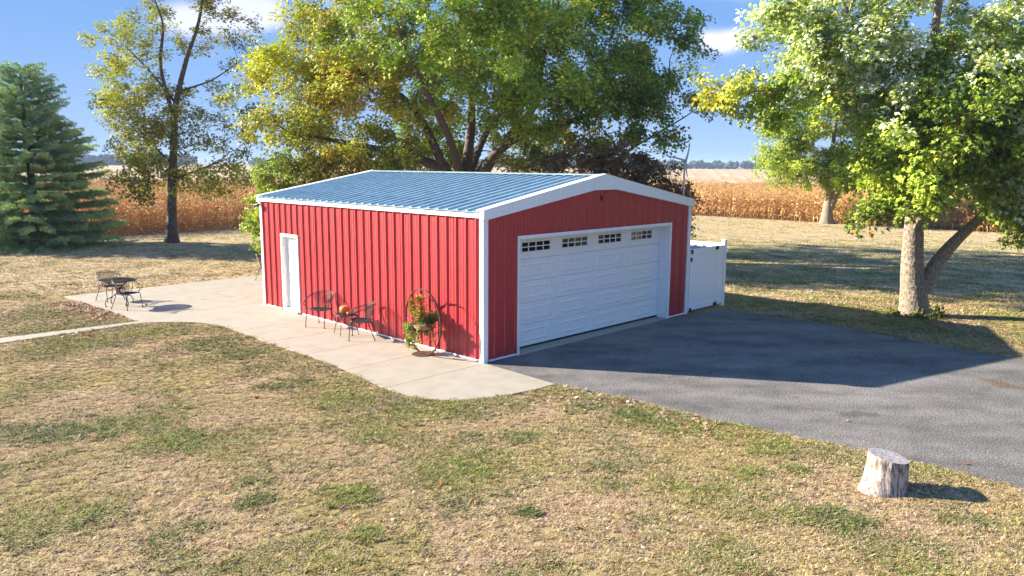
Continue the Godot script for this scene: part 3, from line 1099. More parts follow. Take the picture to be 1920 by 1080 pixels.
func leaf_sprig(count: int, leaf: float, reach: float, seed_: int) -> ArrayMesh:
	var r := RandomNumberGenerator.new()
	r.seed = seed_
	var m := Mesher.new()
	m.with_col = true
	for i in count:
		var a := TAU * i / count + r.randf() * 1.2
		var t := r.randf()
		var base := Vector3(cos(a), 0, sin(a)) * reach * (0.25 + 0.75 * t) + Vector3(0, (r.randf() - 0.5) * reach * 0.7, 0)
		var dir := Vector3(cos(a + r.randf_range(-0.8, 0.8)), r.randf_range(-0.7, 0.15), sin(a + r.randf_range(-0.8, 0.8))).normalized()
		var nrm := (Vector3(r.randf_range(-0.6, 0.6), 1, r.randf_range(-0.6, 0.6))).normalized()
		nrm = (nrm - dir * nrm.dot(dir)).normalized()
		leaf_shape(m, base, dir, nrm, leaf * r.randf_range(0.75, 1.2), r.randf_range(0.8, 1.15))
	return m.mesh(M.leaf)


func rand_unit(r: RandomNumberGenerator) -> Vector3:
	while true:
		var q := Vector3(r.randf_range(-1, 1), r.randf_range(-1, 1), r.randf_range(-1, 1))
		if q.length_squared() < 1.0 and q.length_squared() > 0.01:
			return q.normalized()
	return Vector3.UP


# palettes: linear leaf colours
const PAL := {
	"green": [Color(0.205, 0.288, 0.040), Color(0.301, 0.379, 0.049), Color(0.144, 0.231, 0.040)],
	"yellow": [Color(0.480, 0.470, 0.049), Color(0.372, 0.425, 0.049), Color(0.576, 0.484, 0.056)],
	"orange": [Color(0.605, 0.312, 0.044), Color(0.518, 0.393, 0.050), Color(0.692, 0.270, 0.060)],
	"olive": [Color(0.339, 0.311, 0.056), Color(0.407, 0.373, 0.062), Color(0.249, 0.254, 0.051)],
	"brown": [Color(0.34, 0.175, 0.09), Color(0.25, 0.15, 0.08), Color(0.38, 0.26, 0.12)],
	"bright": [Color(0.372, 0.467, 0.052), Color(0.463, 0.512, 0.063), Color(0.278, 0.390, 0.047)],
	"silver": [Color(0.259, 0.341, 0.060), Color(0.367, 0.425, 0.079), Color(0.777, 0.828, 0.594)],
}

# limbs: arrays of [points, base radius, end radius]; lobes: [centre, radii, clumps, palette]
func tree(called: String, label: String, category: String, at: Vector3, limbs: Array, lobes: Array, o: Dictionary) -> Node3D:
	var r := RandomNumberGenerator.new()
	r.seed = o.seed
	var t := thing(called, label, category, at, 0.0, o.get("group", ""))
	var bark: Material = M[o.bark]
	var sk := PackedVector3Array()
	var skr := PackedFloat32Array()
	var first := true
	for l in limbs:
		var q := Mesher.smooth(l[0], 6)
		var rad := PackedFloat32Array()
		for i in q.size():
			var f := float(i) / (q.size() - 1)
			var rr := lerpf(l[1], l[2], pow(f, o.get("taper", 0.8) if first else 0.8))
			if first and i < 5:
				rr *= 1.0 + o.get("foot", 0.45) * pow(1.0 - i / 5.0, 2.0)
			rad.append(rr)
			q[i] -= at
			if not (i % 2) and not (first and f < o.get("bare", 0.25)):
				sk.append(q[i]); skr.append(rr)
		var m := Mesher.new()
		m.tube(q, rad, 14 if first else 8, true, 0.12 if first else 0.06, r.randf() * 6.0)
		obj("trunk" if first else "limb", m, bark, t)
		first = false
	# clumps of leaves, each hung on a branch from the nearest limb
	var clumps := []
	for e in lobes:
		var n: int = e[2]
		var tries := 0
		var mine := []
		while mine.size() < n and tries < n * 12:
			tries += 1
			var d := rand_unit(r) * pow(r.randf_range(0.12, 1.0), 0.45)
			var c: Vector3 = e[0] - at + Vector3(d.x * e[1].x, d.y * e[1].y, d.z * e[1].z)
			var ok := true
			for q in mine:
				if q.distance_squared_to(c) < pow(o.clump * 0.75, 2.0):
					ok = false
					break
			if ok:
				mine.append(c)
				clumps.append([c, e[3]])
	var keyed := []
	for c in clumps:
		var best := 1e9
		for p in sk:
			best = minf(best, p.distance_squared_to(c[0]))
		keyed.append([best, c])
	keyed.sort_custom(func(a, b): return a[0] < b[0])
	var br := Mesher.new()
	var buf := Buf.new()
	var center: Vector3 = o.center - at
	for kc in keyed:
		var c: Vector3 = kc[1][0]
		var best := 1e9
		var bi := 0
		for i in sk.size():
			var dd := sk[i].distance_squared_to(c) * (1.0 + 0.6 * clampf((sk[i].y - c.y) * 0.6 + 0.3, 0.0, 2.0))
			if dd < best:
				best = dd; bi = i
		var p := sk[bi]
		var len := p.distance_to(c)
		var r0 := minf(skr[bi] * 0.65, 0.012 + 0.014 * len)
		var mid := (p + c) / 2.0 + Vector3(r.randf_range(-0.12, 0.12), r.randf_range(-0.02, 0.16), r.randf_range(-0.12, 0.12)) * len
		var path := Mesher.smooth([p, mid, c], maxi(2, int(len * 1.2)))
		var rad := PackedFloat32Array()
		for i in path.size():
			var f := float(i) / (path.size() - 1)
			rad.append(lerpf(r0, minf(0.01, r0), f))
			if i > 0:
				sk.append(path[i]); skr.append(rad[i])
		br.tube(path, rad, 5, false)
		# twigs with sprigs
		var pal: Array = PAL[kc[1][1]]
		var tone := r.randf()
		var bright := r.randf_range(0.74, 1.3)
		var sprigs: int = int(o.sprigs * r.randf_range(0.6, 1.3))
		var out := (c - center).normalized()
		var size: float = o.clump * r.randf_range(0.75, 1.25)
		var nt := maxi(3, sprigs / 5)
		for k in nt:
			var d := (rand_unit(r) + out * 0.35 + Vector3(0, 0.1 + o.get("lift", 0.0), 0)).normalized()
			d.y *= 0.75
			var e := c + d * size * r.randf_range(0.6, 1.15)
			br.tube(PackedVector3Array([c, (c + e) / 2 + rand_unit(r) * 0.06, e]), PackedFloat32Array([0.009, 0.006, 0.003]), 3, false)
			for s in 5:
				if buf.count > 60000:
					break
				var w := r.randf_range(0.3, 1.05)
				var pos := c.lerp(e, w) + rand_unit(r) * size * 0.16
				var up := (Vector3.UP * 0.9 + out * 0.5 + rand_unit(r) * 0.8).normalized()
				var x := up.cross(rand_unit(r)).normalized()
				var sc := r.randf_range(0.75, 1.2)
				var b := Basis(x, up, x.cross(up)) * sc
				var pick: float = clampf(tone + r.randf_range(-0.45, 0.45), 0.0, 0.999)
				var col: Color = pal[int(pick * pal.size())]
				if r.randf() < 0.02 and o.get("fall", true):
					col = col.lerp(PAL.orange[r.randi() % 3], 0.6)
				buf.push(b, pos, col * bright * r.randf_range(0.8, 1.2))
	var bo := obj("branches", br, bark, t)
	bo.set_meta("kind", "stuff")
	copies("crown", o.sprig, buf, t)
	return t


func make_trees() -> void:
	var big_sprig := leaf_sprig(9, 0.155, 0.30, 1)
	var near_sprig := leaf_sprig(9, 0.122, 0.23, 2)
	var thin_sprig := leaf_sprig(7, 0.145, 0.28, 3)
	# --- the big maple behind the garage
	var b := Vector3(-2.1, 0, -34.0)
	tree("maple_tree", "huge spreading maple behind the garage, green turning yellow and orange on its left side", "tree", b, [
		[[b, b + Vector3(0.05, 1.6, 0), b + Vector3(0.0, 3.4, 0.0), b + Vector3(0.3, 6.0, -0.3), b + Vector3(0.2, 9.5, -0.4), b + Vector3(0.6, 13.5, 0.0)], 0.55, 0.06],
		[[b + Vector3(0, 2.4, 0), Vector3(-2.9, 3.7, -33.8), Vector3(-4.0, 4.25, -33.6), Vector3(-5.6, 4.65, -33.2), Vector3(-7.2, 4.95, -32.8), Vector3(-9.2, 5.3, -32.2)], 0.30, 0.05],
		[[b + Vector3(-0.1, 2.6, 0), Vector3(-3.0, 4.0, -33.6), Vector3(-3.7, 5.6, -33.2), Vector3(-4.6, 6.8, -32.6), Vector3(-6.3, 7.8, -32.0), Vector3(-8.0, 9.6, -31.6)], 0.28, 0.05],
		[[b + Vector3(0.2, 2.6, 0), Vector3(-1.2, 3.9, -34.0), Vector3(0.0, 5.4, -34.1), Vector3(0.9, 6.6, -34.2), Vector3(1.3, 8.6, -34.4), Vector3(2.2, 12.0, -34.6)], 0.34, 0.06],
		[[b + Vector3(0.3, 2.4, 0.1), Vector3(-0.9, 4.3, -33.6), Vector3(0.4, 5.3, -33.2), Vector3(2.2, 5.8, -33.0), Vector3(4.4, 6.6, -33.0), Vector3(6.6, 7.9, -33.4)], 0.30, 0.05],
		[[b + Vector3(0.3, 2.0, -0.1), Vector3(0.6, 2.9, -34.2), Vector3(3.4, 3.6, -34.2), Vector3(5.4, 4.9, -34.2), Vector3(7.4, 6.1, -34.2), Vector3(8.2, 6.7, -34.2)], 0.13, 0.008],
		[[b + Vector3(0, 3.0, 0.2), Vector3(-2.6, 5.2, -31.6), Vector3(-3.4, 7.0, -29.4), Vector3(-4.0, 8.6, -27.6)], 0.22, 0.05],
		[[b + Vector3(0, 3.0, -0.2), Vector3(-1.2, 5.6, -36.6), Vector3(0.2, 7.6, -39.4), Vector3(0.6, 9.6, -41.6)], 0.22, 0.05],
	], [
		[Vector3(-1.4, 11.6, -34), Vector3(6.8, 4.4, 7.0), 120, "green"], [Vector3(-7.2, 9.4, -32.6), Vector3(2.8, 2.4, 3.2), 34, "yellow"],
		[Vector3(-8.6, 6.9, -32.6), Vector3(2.3, 1.6, 3.0), 28, "yellow"], [Vector3(-7.0, 7.2, -30.8), Vector3(0.8, 0.8, 0.8), 4, "orange"],
		[Vector3(-5.4, 7.4, -30.6), Vector3(2.2, 1.4, 2.2), 17, "yellow"], [Vector3(-3.2, 9.4, -28.6), Vector3(4.2, 2.6, 2.8), 38, "bright"],
		[Vector3(0.2, 8.6, -29.4), Vector3(3.6, 2.2, 2.6), 28, "bright"], [Vector3(1.2, 6.9, -31.2), Vector3(2.4, 1.2, 2.2), 14, "bright"],
		[Vector3(3.6, 9.0, -32.0), Vector3(3.0, 3.0, 3.4), 34, "green"], [Vector3(4.2, 6.4, -33.0), Vector3(2.7, 1.1, 2.8), 22, "green"],
		[Vector3(5.7, 9.6, -34.6), Vector3(2.3, 2.8, 3.8), 18, "green"], [Vector3(5.9, 7.0, -34.2), Vector3(1.7, 1.0, 1.8), 7, "green"],
		[Vector3(6.6, 5.5, -34.2), Vector3(1.6, 0.7, 1.2), 3, "green"], [Vector3(8.2, 6.7, -34.2), Vector3(1.0, 0.7, 0.8), 4, "olive"], [Vector3(-6.8, 4.9, -36.4), Vector3(3.2, 0.9, 2.0), 16, "olive"],
		[Vector3(-1.6, 8.0, -39.8), Vector3(6.4, 4.0, 3.6), 50, "green"], [Vector3(1.8, 4.9, -36.0), Vector3(2.8, 0.8, 2.0), 12, "olive"],
		[Vector3(-3.6, 4.9, -37.4), Vector3(3.6, 1.2, 2.0), 18, "bright"], [Vector3(-9.2, 5.3, -32.6), Vector3(1.5, 0.9, 2.2), 9, "yellow"], [Vector3(-4.4, 6.0, -32.6), Vector3(2.0, 0.6, 1.0), 5, "yellow"], [Vector3(-1.4, 6.7, -31.4), Vector3(2.4, 0.9, 1.2), 10, "bright"], [Vector3(0.4, 5.6, -32.0), Vector3(1.6, 0.5, 0.8), 4, "bright"],
	], {"seed": 11, "bark": "dark_bark", "clump": 1.0, "sprigs": 37, "center": Vector3(-1.6, 6.5, -34), "sprig": big_sprig, "bare": 0.35, "taper": 0.55})
	# --- the maple by the drive
	var c := Vector3(11.2, 0, -20.95)
	tree("silver_maple", "leafy green maple with a mossy pale trunk on the lawn beside the drive", "tree", c, [
		[[c, c + Vector3(-0.12, 0.7, 0), c + Vector3(-0.22, 1.5, 0), c + Vector3(-0.28, 2.6, 0), c + Vector3(-0.24, 3.9, 0), c + Vector3(-0.3, 5.1, -0.1), c + Vector3(-0.1, 7.2, -0.2), c + Vector3(0.1, 9.6, -0.3)], 0.41, 0.07],
		[[c + Vector3(0.12, 0.7, 0.0), c + Vector3(0.45, 1.5, 0.05), c + Vector3(0.9, 2.15, 0.1), c + Vector3(1.55, 2.9, 0.2), c + Vector3(2.4, 4.2, 0.4), c + Vector3(3.0, 5.8, 0.4)], 0.25, 0.05],
		[[c + Vector3(-0.28, 3.0, 0), Vector3(10.1, 4.5, -20.2), Vector3(9.75, 5.2, -20.0), Vector3(9.5, 5.65, -19.9), Vector3(8.6, 5.72, -19.8), Vector3(7.67, 5.78, -19.7), Vector3(6.85, 5.95, -19.6), Vector3(5.6, 5.85, -19.5)], 0.15, 0.02],
		[[c + Vector3(-0.25, 3.6, 0), Vector3(11.4, 4.6, -20.6), Vector3(11.9, 5.8, -20.7), Vector3(12.1, 7.6, -20.8)], 0.17, 0.05],
		[[c + Vector3(-0.28, 2.4, 0.1), Vector3(10.3, 3.1, -19.4), Vector3(9.6, 3.5, -18.6)], 0.08, 0.02],
		[[c + Vector3(-0.25, 3.9, 0), Vector3(10.0, 5.8, -20.6), Vector3(9.0, 7.4, -20.8), Vector3(8.2, 8.8, -20.8)], 0.14, 0.04],
	], [
		[Vector3(10.8, 8.4, -20.4), Vector3(3.6, 2.8, 3.6), 70, "silver"], [Vector3(8.3, 7.0, -20.2), Vector3(1.9, 1.4, 2.0), 34, "silver"],
		[Vector3(6.6, 5.7, -19.7), Vector3(1.3, 0.45, 1.0), 7, "bright"], [Vector3(5.2, 5.75, -19.5), Vector3(0.9, 0.35, 0.6), 4, "yellow"], [Vector3(7.0, 7.0, -20.2), Vector3(1.3, 1.2, 1.6), 14, "silver"],
		[Vector3(9.9, 4.8, -19.6), Vector3(0.8, 0.9, 1.6), 8, "bright"], [Vector3(9.4, 4.05, -18.9), Vector3(1.1, 0.75, 1.2), 16, "bright"],
		[Vector3(10.0, 3.35, -18.8), Vector3(0.7, 0.4, 0.7), 6, "bright"], [Vector3(9.6, 6.0, -18.9), Vector3(2.1, 1.3, 1.3), 20, "silver"], [Vector3(11.9, 6.3, -18.7), Vector3(2.0, 1.4, 1.3), 20, "silver"], [Vector3(10.8, 5.3, -18.6), Vector3(1.9, 1.4, 1.6), 32, "green"],
		[Vector3(12.4, 5.4, -19.6), Vector3(2.0, 2.0, 2.2), 46, "silver"], [Vector3(12.6, 3.75, -19.4), Vector3(1.2, 0.8, 1.2), 20, "silver"],
		[Vector3(13.6, 3.2, -20.2), Vector3(1.5, 1.0, 1.5), 20, "silver"], [Vector3(13.0, 2.9, -19.4), Vector3(0.8, 0.4, 0.6), 7, "silver"],
		[Vector3(11.4, 4.3, -22.0), Vector3(2.4, 1.2, 1.6), 24, "green"], [Vector3(14.2, 6.6, -20.6), Vector3(2.0, 2.6, 2.4), 30, "green"],
		[Vector3(9.1, 2.95, -19.4), Vector3(0.6, 0.2, 0.4), 3, "green"],
	], {"seed": 23, "bark": "pale_bark", "clump": 0.62, "sprigs": 38, "center": Vector3(10.8, 5.0, -20.5), "sprig": near_sprig, "bare": 0.4, "foot": 0.22})
	# --- slender tree at the left
	var s := Vector3(-17.4, 0, -39.2)
	tree("slender_maple", "tall thin maple with sparse olive leaves and a dark straight trunk, beside the spruce", "tree", s, [
		[[s, Vector3(-17.3, 2.0, -39.2), Vector3(-17.04, 4.7, -39.2), Vector3(-16.78, 6.8, -39.2), Vector3(-16.1, 9.1, -39.2), Vector3(-15.4, 10.9, -39.2), Vector3(-14.9, 13.4, -39.2)], 0.28, 0.04],
		[[Vector3(-16.85, 6.0, -39.2), Vector3(-17.32, 8.6, -39.0), Vector3(-17.0, 10.6, -38.8), Vector3(-17.4, 12.0, -38.8)], 0.13, 0.03],
		[[Vector3(-17.1, 3.2, -39.2), Vector3(-15.8, 3.65, -38.8), Vector3(-14.6, 4.1, -38.6), Vector3(-13.9, 4.6, -38.4)], 0.07, 0.02],
		[[Vector3(-16.4, 7.6, -39.2), Vector3(-14.9, 8.1, -39.2), Vector3(-13.5, 9.0, -39.2)], 0.06, 0.02],
		[[Vector3(-17.2, 4.0, -39.2), Vector3(-18.4, 5.2, -39.4), Vector3(-19.4, 6.6, -39.4)], 0.08, 0.02],
		[[Vector3(-16.8, 7.0, -39.2), Vector3(-18.2, 8.6, -39.6), Vector3(-19.6, 10.0, -39.8)], 0.08, 0.02],
	], [
		[Vector3(-19.4, 9.8, -39.4), Vector3(1.6, 1.3, 1.6), 14, "yellow"], [Vector3(-19.2, 7.7, -39.2), Vector3(1.9, 1.4, 1.8), 20, "yellow"],
		[Vector3(-17.6, 6.8, -39.2), Vector3(1.6, 1.4, 1.6), 18, "olive"], [Vector3(-19.0, 5.4, -39.2), Vector3(1.8, 1.1, 1.6), 15, "olive"],
		[Vector3(-18.0, 3.9, -39.0), Vector3(1.7, 0.9, 1.4), 12, "olive"], [Vector3(-18.8, 2.9, -39.0), Vector3(1.0, 0.6, 1.0), 7, "olive"], [Vector3(-15.0, 3.4, -38.8), Vector3(1.8, 0.9, 1.3), 13, "yellow"],
		[Vector3(-14.8, 10.4, -39.2), Vector3(1.5, 1.8, 1.5), 10, "olive"], [Vector3(-14.2, 7.2, -39.2), Vector3(1.7, 1.5, 1.5), 9, "olive"],
		[Vector3(-17.2, 10.4, -39.2), Vector3(1.4, 1.6, 1.4), 10, "yellow"], [Vector3(-12.9, 9.4, -39.2), Vector3(1.3, 1.6, 1.3), 6, "olive"],
		[Vector3(-16.0, 5.4, -39.2), Vector3(1.4, 0.9, 1.2), 9, "olive"], [Vector3(-16.0, 12.6, -39.2), Vector3(1.8, 1.3, 1.8), 8, "olive"], [Vector3(-13.9, 5.2, -38.8), Vector3(1.2, 1.0, 1.0), 5, "olive"],
	], {"seed": 37, "bark": "dark_bark", "clump": 0.85, "sprigs": 25, "center": Vector3(-17, 6.0, -39.2), "sprig": thin_sprig, "bare": 0.22})
	# --- tree far behind at the right
	var d := Vector3(22.6, 0, -55.3)
	tree("green_maple", "round green maple at the corn edge, behind the mossy-trunked tree", "tree", d, [
		[[d, d + Vector3(0, 1.2, 0), d + Vector3(0.1, 2.6, 0), d + Vector3(0, 5.0, 0), d + Vector3(0.2, 9.0, 0)], 0.46, 0.08],
		[[d + Vector3(0.1, 1.0, 0.1), d + Vector3(0.5, 2.4, 0.3), d + Vector3(1.2, 4.4, 0.6), d + Vector3(2.6, 6.8, 0.8)], 0.30, 0.05],
		[[d + Vector3(0, 2.2, 0), d + Vector3(-1.2, 3.6, 0.6), d + Vector3(-3.0, 4.8, 0.8)], 0.16, 0.03],
	], [
		[Vector3(21.4, 6.8, -54.6), Vector3(5.0, 3.8, 4.0), 72, "bright"], [Vector3(18.7, 4.4, -53.6), Vector3(2.0, 1.5, 2.0), 20, "bright"],
		[Vector3(19.6, 7.0, -53.8), Vector3(2.2, 2.0, 2.0), 20, "bright"], [Vector3(23.6, 3.9, -53.6), Vector3(2.8, 1.3, 2.0), 22, "bright"], [Vector3(26.0, 6.4, -54.6), Vector3(2.4, 2.8, 3.0), 24, "green"],
		[Vector3(22.0, 3.6, -53.0), Vector3(2.0, 1.0, 1.2), 12, "bright"],
	], {"seed": 41, "bark": "pale_bark", "clump": 1.0, "sprigs": 40, "center": Vector3(22.4, 5.4, -55), "sprig": big_sprig, "bare": 0.3})
	# --- young maple at the back left corner of the garage, leaves down to the ground
	var y := Vector3(-8.6, 0, -30.6)
	tree("young_maple", "bushy yellow-green young maple with leaves down to the grass behind the garage", "tree", y, [
		[[y, y + Vector3(0.1, 1.2, 0), y + Vector3(0.3, 2.6, 0), y + Vector3(0.5, 4.2, 0)], 0.10, 0.03],
		[[y + Vector3(0, 0.4, 0), y + Vector3(-0.5, 1.4, 0.3), y + Vector3(-0.8, 2.6, 0.4)], 0.06, 0.02],
		[[y + Vector3(0, 0.4, 0), y + Vector3(1.0, 1.8, 0.1), y + Vector3(2.4, 3.2, -0.2), y + Vector3(3.6, 3.8, -0.4)], 0.07, 0.02],
	], [
		[Vector3(-9.2, 1.8, -30.2), Vector3(1.0, 1.4, 1.1), 30, "bright"], [Vector3(-8.6, 3.4, -30.4), Vector3(1.5, 1.0, 1.2), 30, "bright"],
		[Vector3(-6.8, 3.95, -30.6), Vector3(1.7, 0.8, 1.0), 26, "yellow"], [Vector3(-5.0, 4.0, -30.8), Vector3(1.4, 0.6, 0.9), 16, "bright"], [Vector3(-7.6, 2.0, -30.6), Vector3(1.2, 1.2, 1.0), 20, "green"],
	], {"seed": 53, "bark": "dark_bark", "clump": 0.6, "sprigs": 34, "center": Vector3(-7.6, 2.4, -31.4), "sprig": near_sprig, "bare": 0.1})
	# --- purple-brown shrub behind the right side of the garage
	var p := Vector3(4.6, 0, -31.0)
	tree("brown_shrub", "purple-brown leafy shrub behind the right slope of the garage roof", "shrub", p, [
		[[p, p + Vector3(0.1, 1.0, 0), p + Vector3(0.3, 2.2, 0), p + Vector3(0.2, 4.2, 0)], 0.08, 0.02],
		[[p + Vector3(0, 0.3, 0), p + Vector3(-1.0, 1.6, 0.1), p + Vector3(-2.2, 3.0, 0.2)], 0.06, 0.015],
		[[p + Vector3(0, 0.3, 0), p + Vector3(1.0, 1.4, 0.1), p + Vector3(1.9, 2.3, 0.2)], 0.06, 0.015],
	], [
		[Vector3(4.4, 3.8, -31), Vector3(1.5, 1.1, 1.0), 30, "brown"], [Vector3(5.9, 3.0, -31), Vector3(1.0, 1.0, 0.9), 18, "brown"],
		[Vector3(2.8, 3.9, -30.8), Vector3(1.4, 0.7, 0.9), 14, "brown"], [Vector3(4.8, 2.0, -31), Vector3(1.9, 1.0, 1.0), 20, "brown"], [Vector3(1.0, 4.0, -31.2), Vector3(1.4, 0.7, 0.9), 12, "olive"], [Vector3(6.6, 2.2, -31.2), Vector3(0.8, 0.8, 0.8), 8, "brown"],
	], {"seed": 67, "bark": "dark_bark", "clump": 0.55, "sprigs": 30, "center": Vector3(4.4, 2.0, -31), "sprig": thin_sprig, "bare": 0.1, "fall": false})
	make_spruce()
	make_ivy(c)


func make_spruce() -> void:
	var at := Vector3(-23.0, 0, -37.0)
	var r := RandomNumberGenerator.new()
	r.seed = 71
	var t := thing("spruce_tree", "dense blue-green conifer with drooping layered boughs at the left edge", "tree", at)
	var h := 8.5
	var tr := Mesher.new()
	tr.tube(Mesher.smooth([Vector3.ZERO, Vector3(0.05, 3, 0), Vector3(-0.03, 6, 0.03), Vector3(0, h, 0)], 5), PackedFloat32Array(range(16).map(func(i): return lerpf(0.24, 0.02, i / 15.0))), 10, true, 0.1)
	obj("trunk", tr, M.dark_bark, t)
	# a shoot: a short stem with soft needles all round
	var sp := Mesher.new()
	sp.with_col = true
	for i in 60:
		var f := r.randf()
		var a := r.randf() * TAU
		var base := Vector3(0, 0, f * 0.34)
		var d := Vector3(cos(a), sin(a) + 0.2, r.randf_range(0.2, 1.1)).normalized()
		var e := base + d * r.randf_range(0.09, 0.15)
		var x := d.cross(rand_unit(r)).normalized() * 0.007
		var k := r.randf_range(0.75, 1.2)
		sp.col = Color(k, k, k)
		sp.tri(base - x, base + x, e)
	var shoot := sp.mesh(M.needle)
	var br := Mesher.new()
	var buf := Buf.new()
	var y := 0.35
	while y < h - 0.15:
		var f := y / h
		var reach := 3.8 * pow(1.0 - f, 0.68) + 0.25
		if f < 0.12:
			reach *= 0.85 + f
		var n := int(lerpf(12.0, 6.0, f))
		var turn := r.randf() * TAU
		for k in n:
			var a := turn + TAU * k / n + r.randf_range(-0.25, 0.25)
			var ln := reach * r.randf_range(0.58, 1.12)
			var d := Vector3(cos(a), 0, sin(a))
			var rise := lerpf(-0.16, 0.55, f)
			var p0 := Vector3(0, y, 0)
			var p1 := p0 + d * ln * 0.5 + Vector3(0, ln * (rise * 0.5 - 0.03), 0)
			var p2 := p0 + d * ln + Vector3(0, ln * rise * 0.9 + 0.04, 0)
			var path := Mesher.smooth([p0, p1, p2], 4)
			var rad := PackedFloat32Array()
			for i in path.size():
				rad.append(lerpf(0.014 + 0.012 * ln, 0.005, float(i) / (path.size() - 1)))
			br.tube(path, rad, 4, false)
			var tone := r.randf_range(0.9, 1.35)
			# side shoots, longest at mid bough
			var steps := int(ln * 6.5) + 3
			for i in steps:
				var w := lerpf(0.22, 1.0, float(i) / (steps - 1))
				var q := p0.lerp(p1, w * 2.0) if w < 0.5 else p1.lerp(p2, w * 2.0 - 1.0)
				for s in [-1.0, 1.0]:
					var side: Vector3 = d.cross(Vector3.UP) * s
					var wd := (0.75 * sin(w * 2.4 + 0.25)) * minf(ln * 0.34, 0.8)
					var m := maxi(1, int(wd / 0.16))
					for j in m:
						var dirn: Vector3 = (d * 0.75 + side * (0.9 if j < m - 1 else 0.6) + Vector3(0, r.randf_range(-0.25, 0.3), 0)).normalized()
						var pos: Vector3 = q + side * (wd * (j + 0.3) / m) + d * 0.16 * j + Vector3(0, -0.05 * j + r.randf_range(-0.05, 0.07), 0)
						var up := (Vector3.UP + rand_unit(r) * 0.4).normalized()
						var x := up.cross(dirn).normalized()
						var b := Basis(x, dirn.cross(x), dirn) * r.randf_range(0.8, 1.25)
						var col := Color(0.18, 0.31, 0.16).lerp(Color(0.48, 0.56, 0.21), r.randf() * 0.6 + (0.35 if w > 0.8 else 0.0))
						buf.push(b, pos, col * tone)
		y += lerpf(0.44, 0.27, f)
	var bo := obj("branches", br, M.dark_bark, t)
	bo.set_meta("kind", "stuff")
	copies("crown", shoot, buf, t)


func make_ivy(at: Vector3) -> void:
	var r := RandomNumberGenerator.new()
	r.seed = 81
	var t := thing("ground_ivy", "low green ivy sprouting round the foot of the mossy trunk", "ivy", at)
	var st := Mesher.new()
	var buf := Buf.new()
	for i in 70:
		var a := r.randf() * TAU
		var rad := r.randf_range(0.55, 0.74)
		var y := r.randf_range(0.02, 0.40) * r.randf()
		var p := Vector3(cos(a) * rad, y, sin(a) * rad)
		if i % 3 == 0:
			st.tube(PackedVector3Array([Vector3(cos(a) * 0.6, 0, sin(a) * 0.6), p * 0.97 + Vector3(0, 0.03, 0)]), PackedFloat32Array([0.006, 0.003]), 4, false)
		var up := (Vector3.UP * 0.6 + Vector3(cos(a), 0, sin(a)) + rand_unit(r) * 0.5).normalized()
		var x := up.cross(rand_unit(r)).normalized()
		buf.push(Basis(x, up, x.cross(up)) * r.randf_range(0.45, 0.75), p, Color(0.09, 0.12, 0.02).lerp(Color(0.17, 0.17, 0.02), r.randf()))
	obj("stems", st, M.stem, t)
	copies("foliage", leaf_sprig(7, 0.15, 0.16, 8), buf, t)


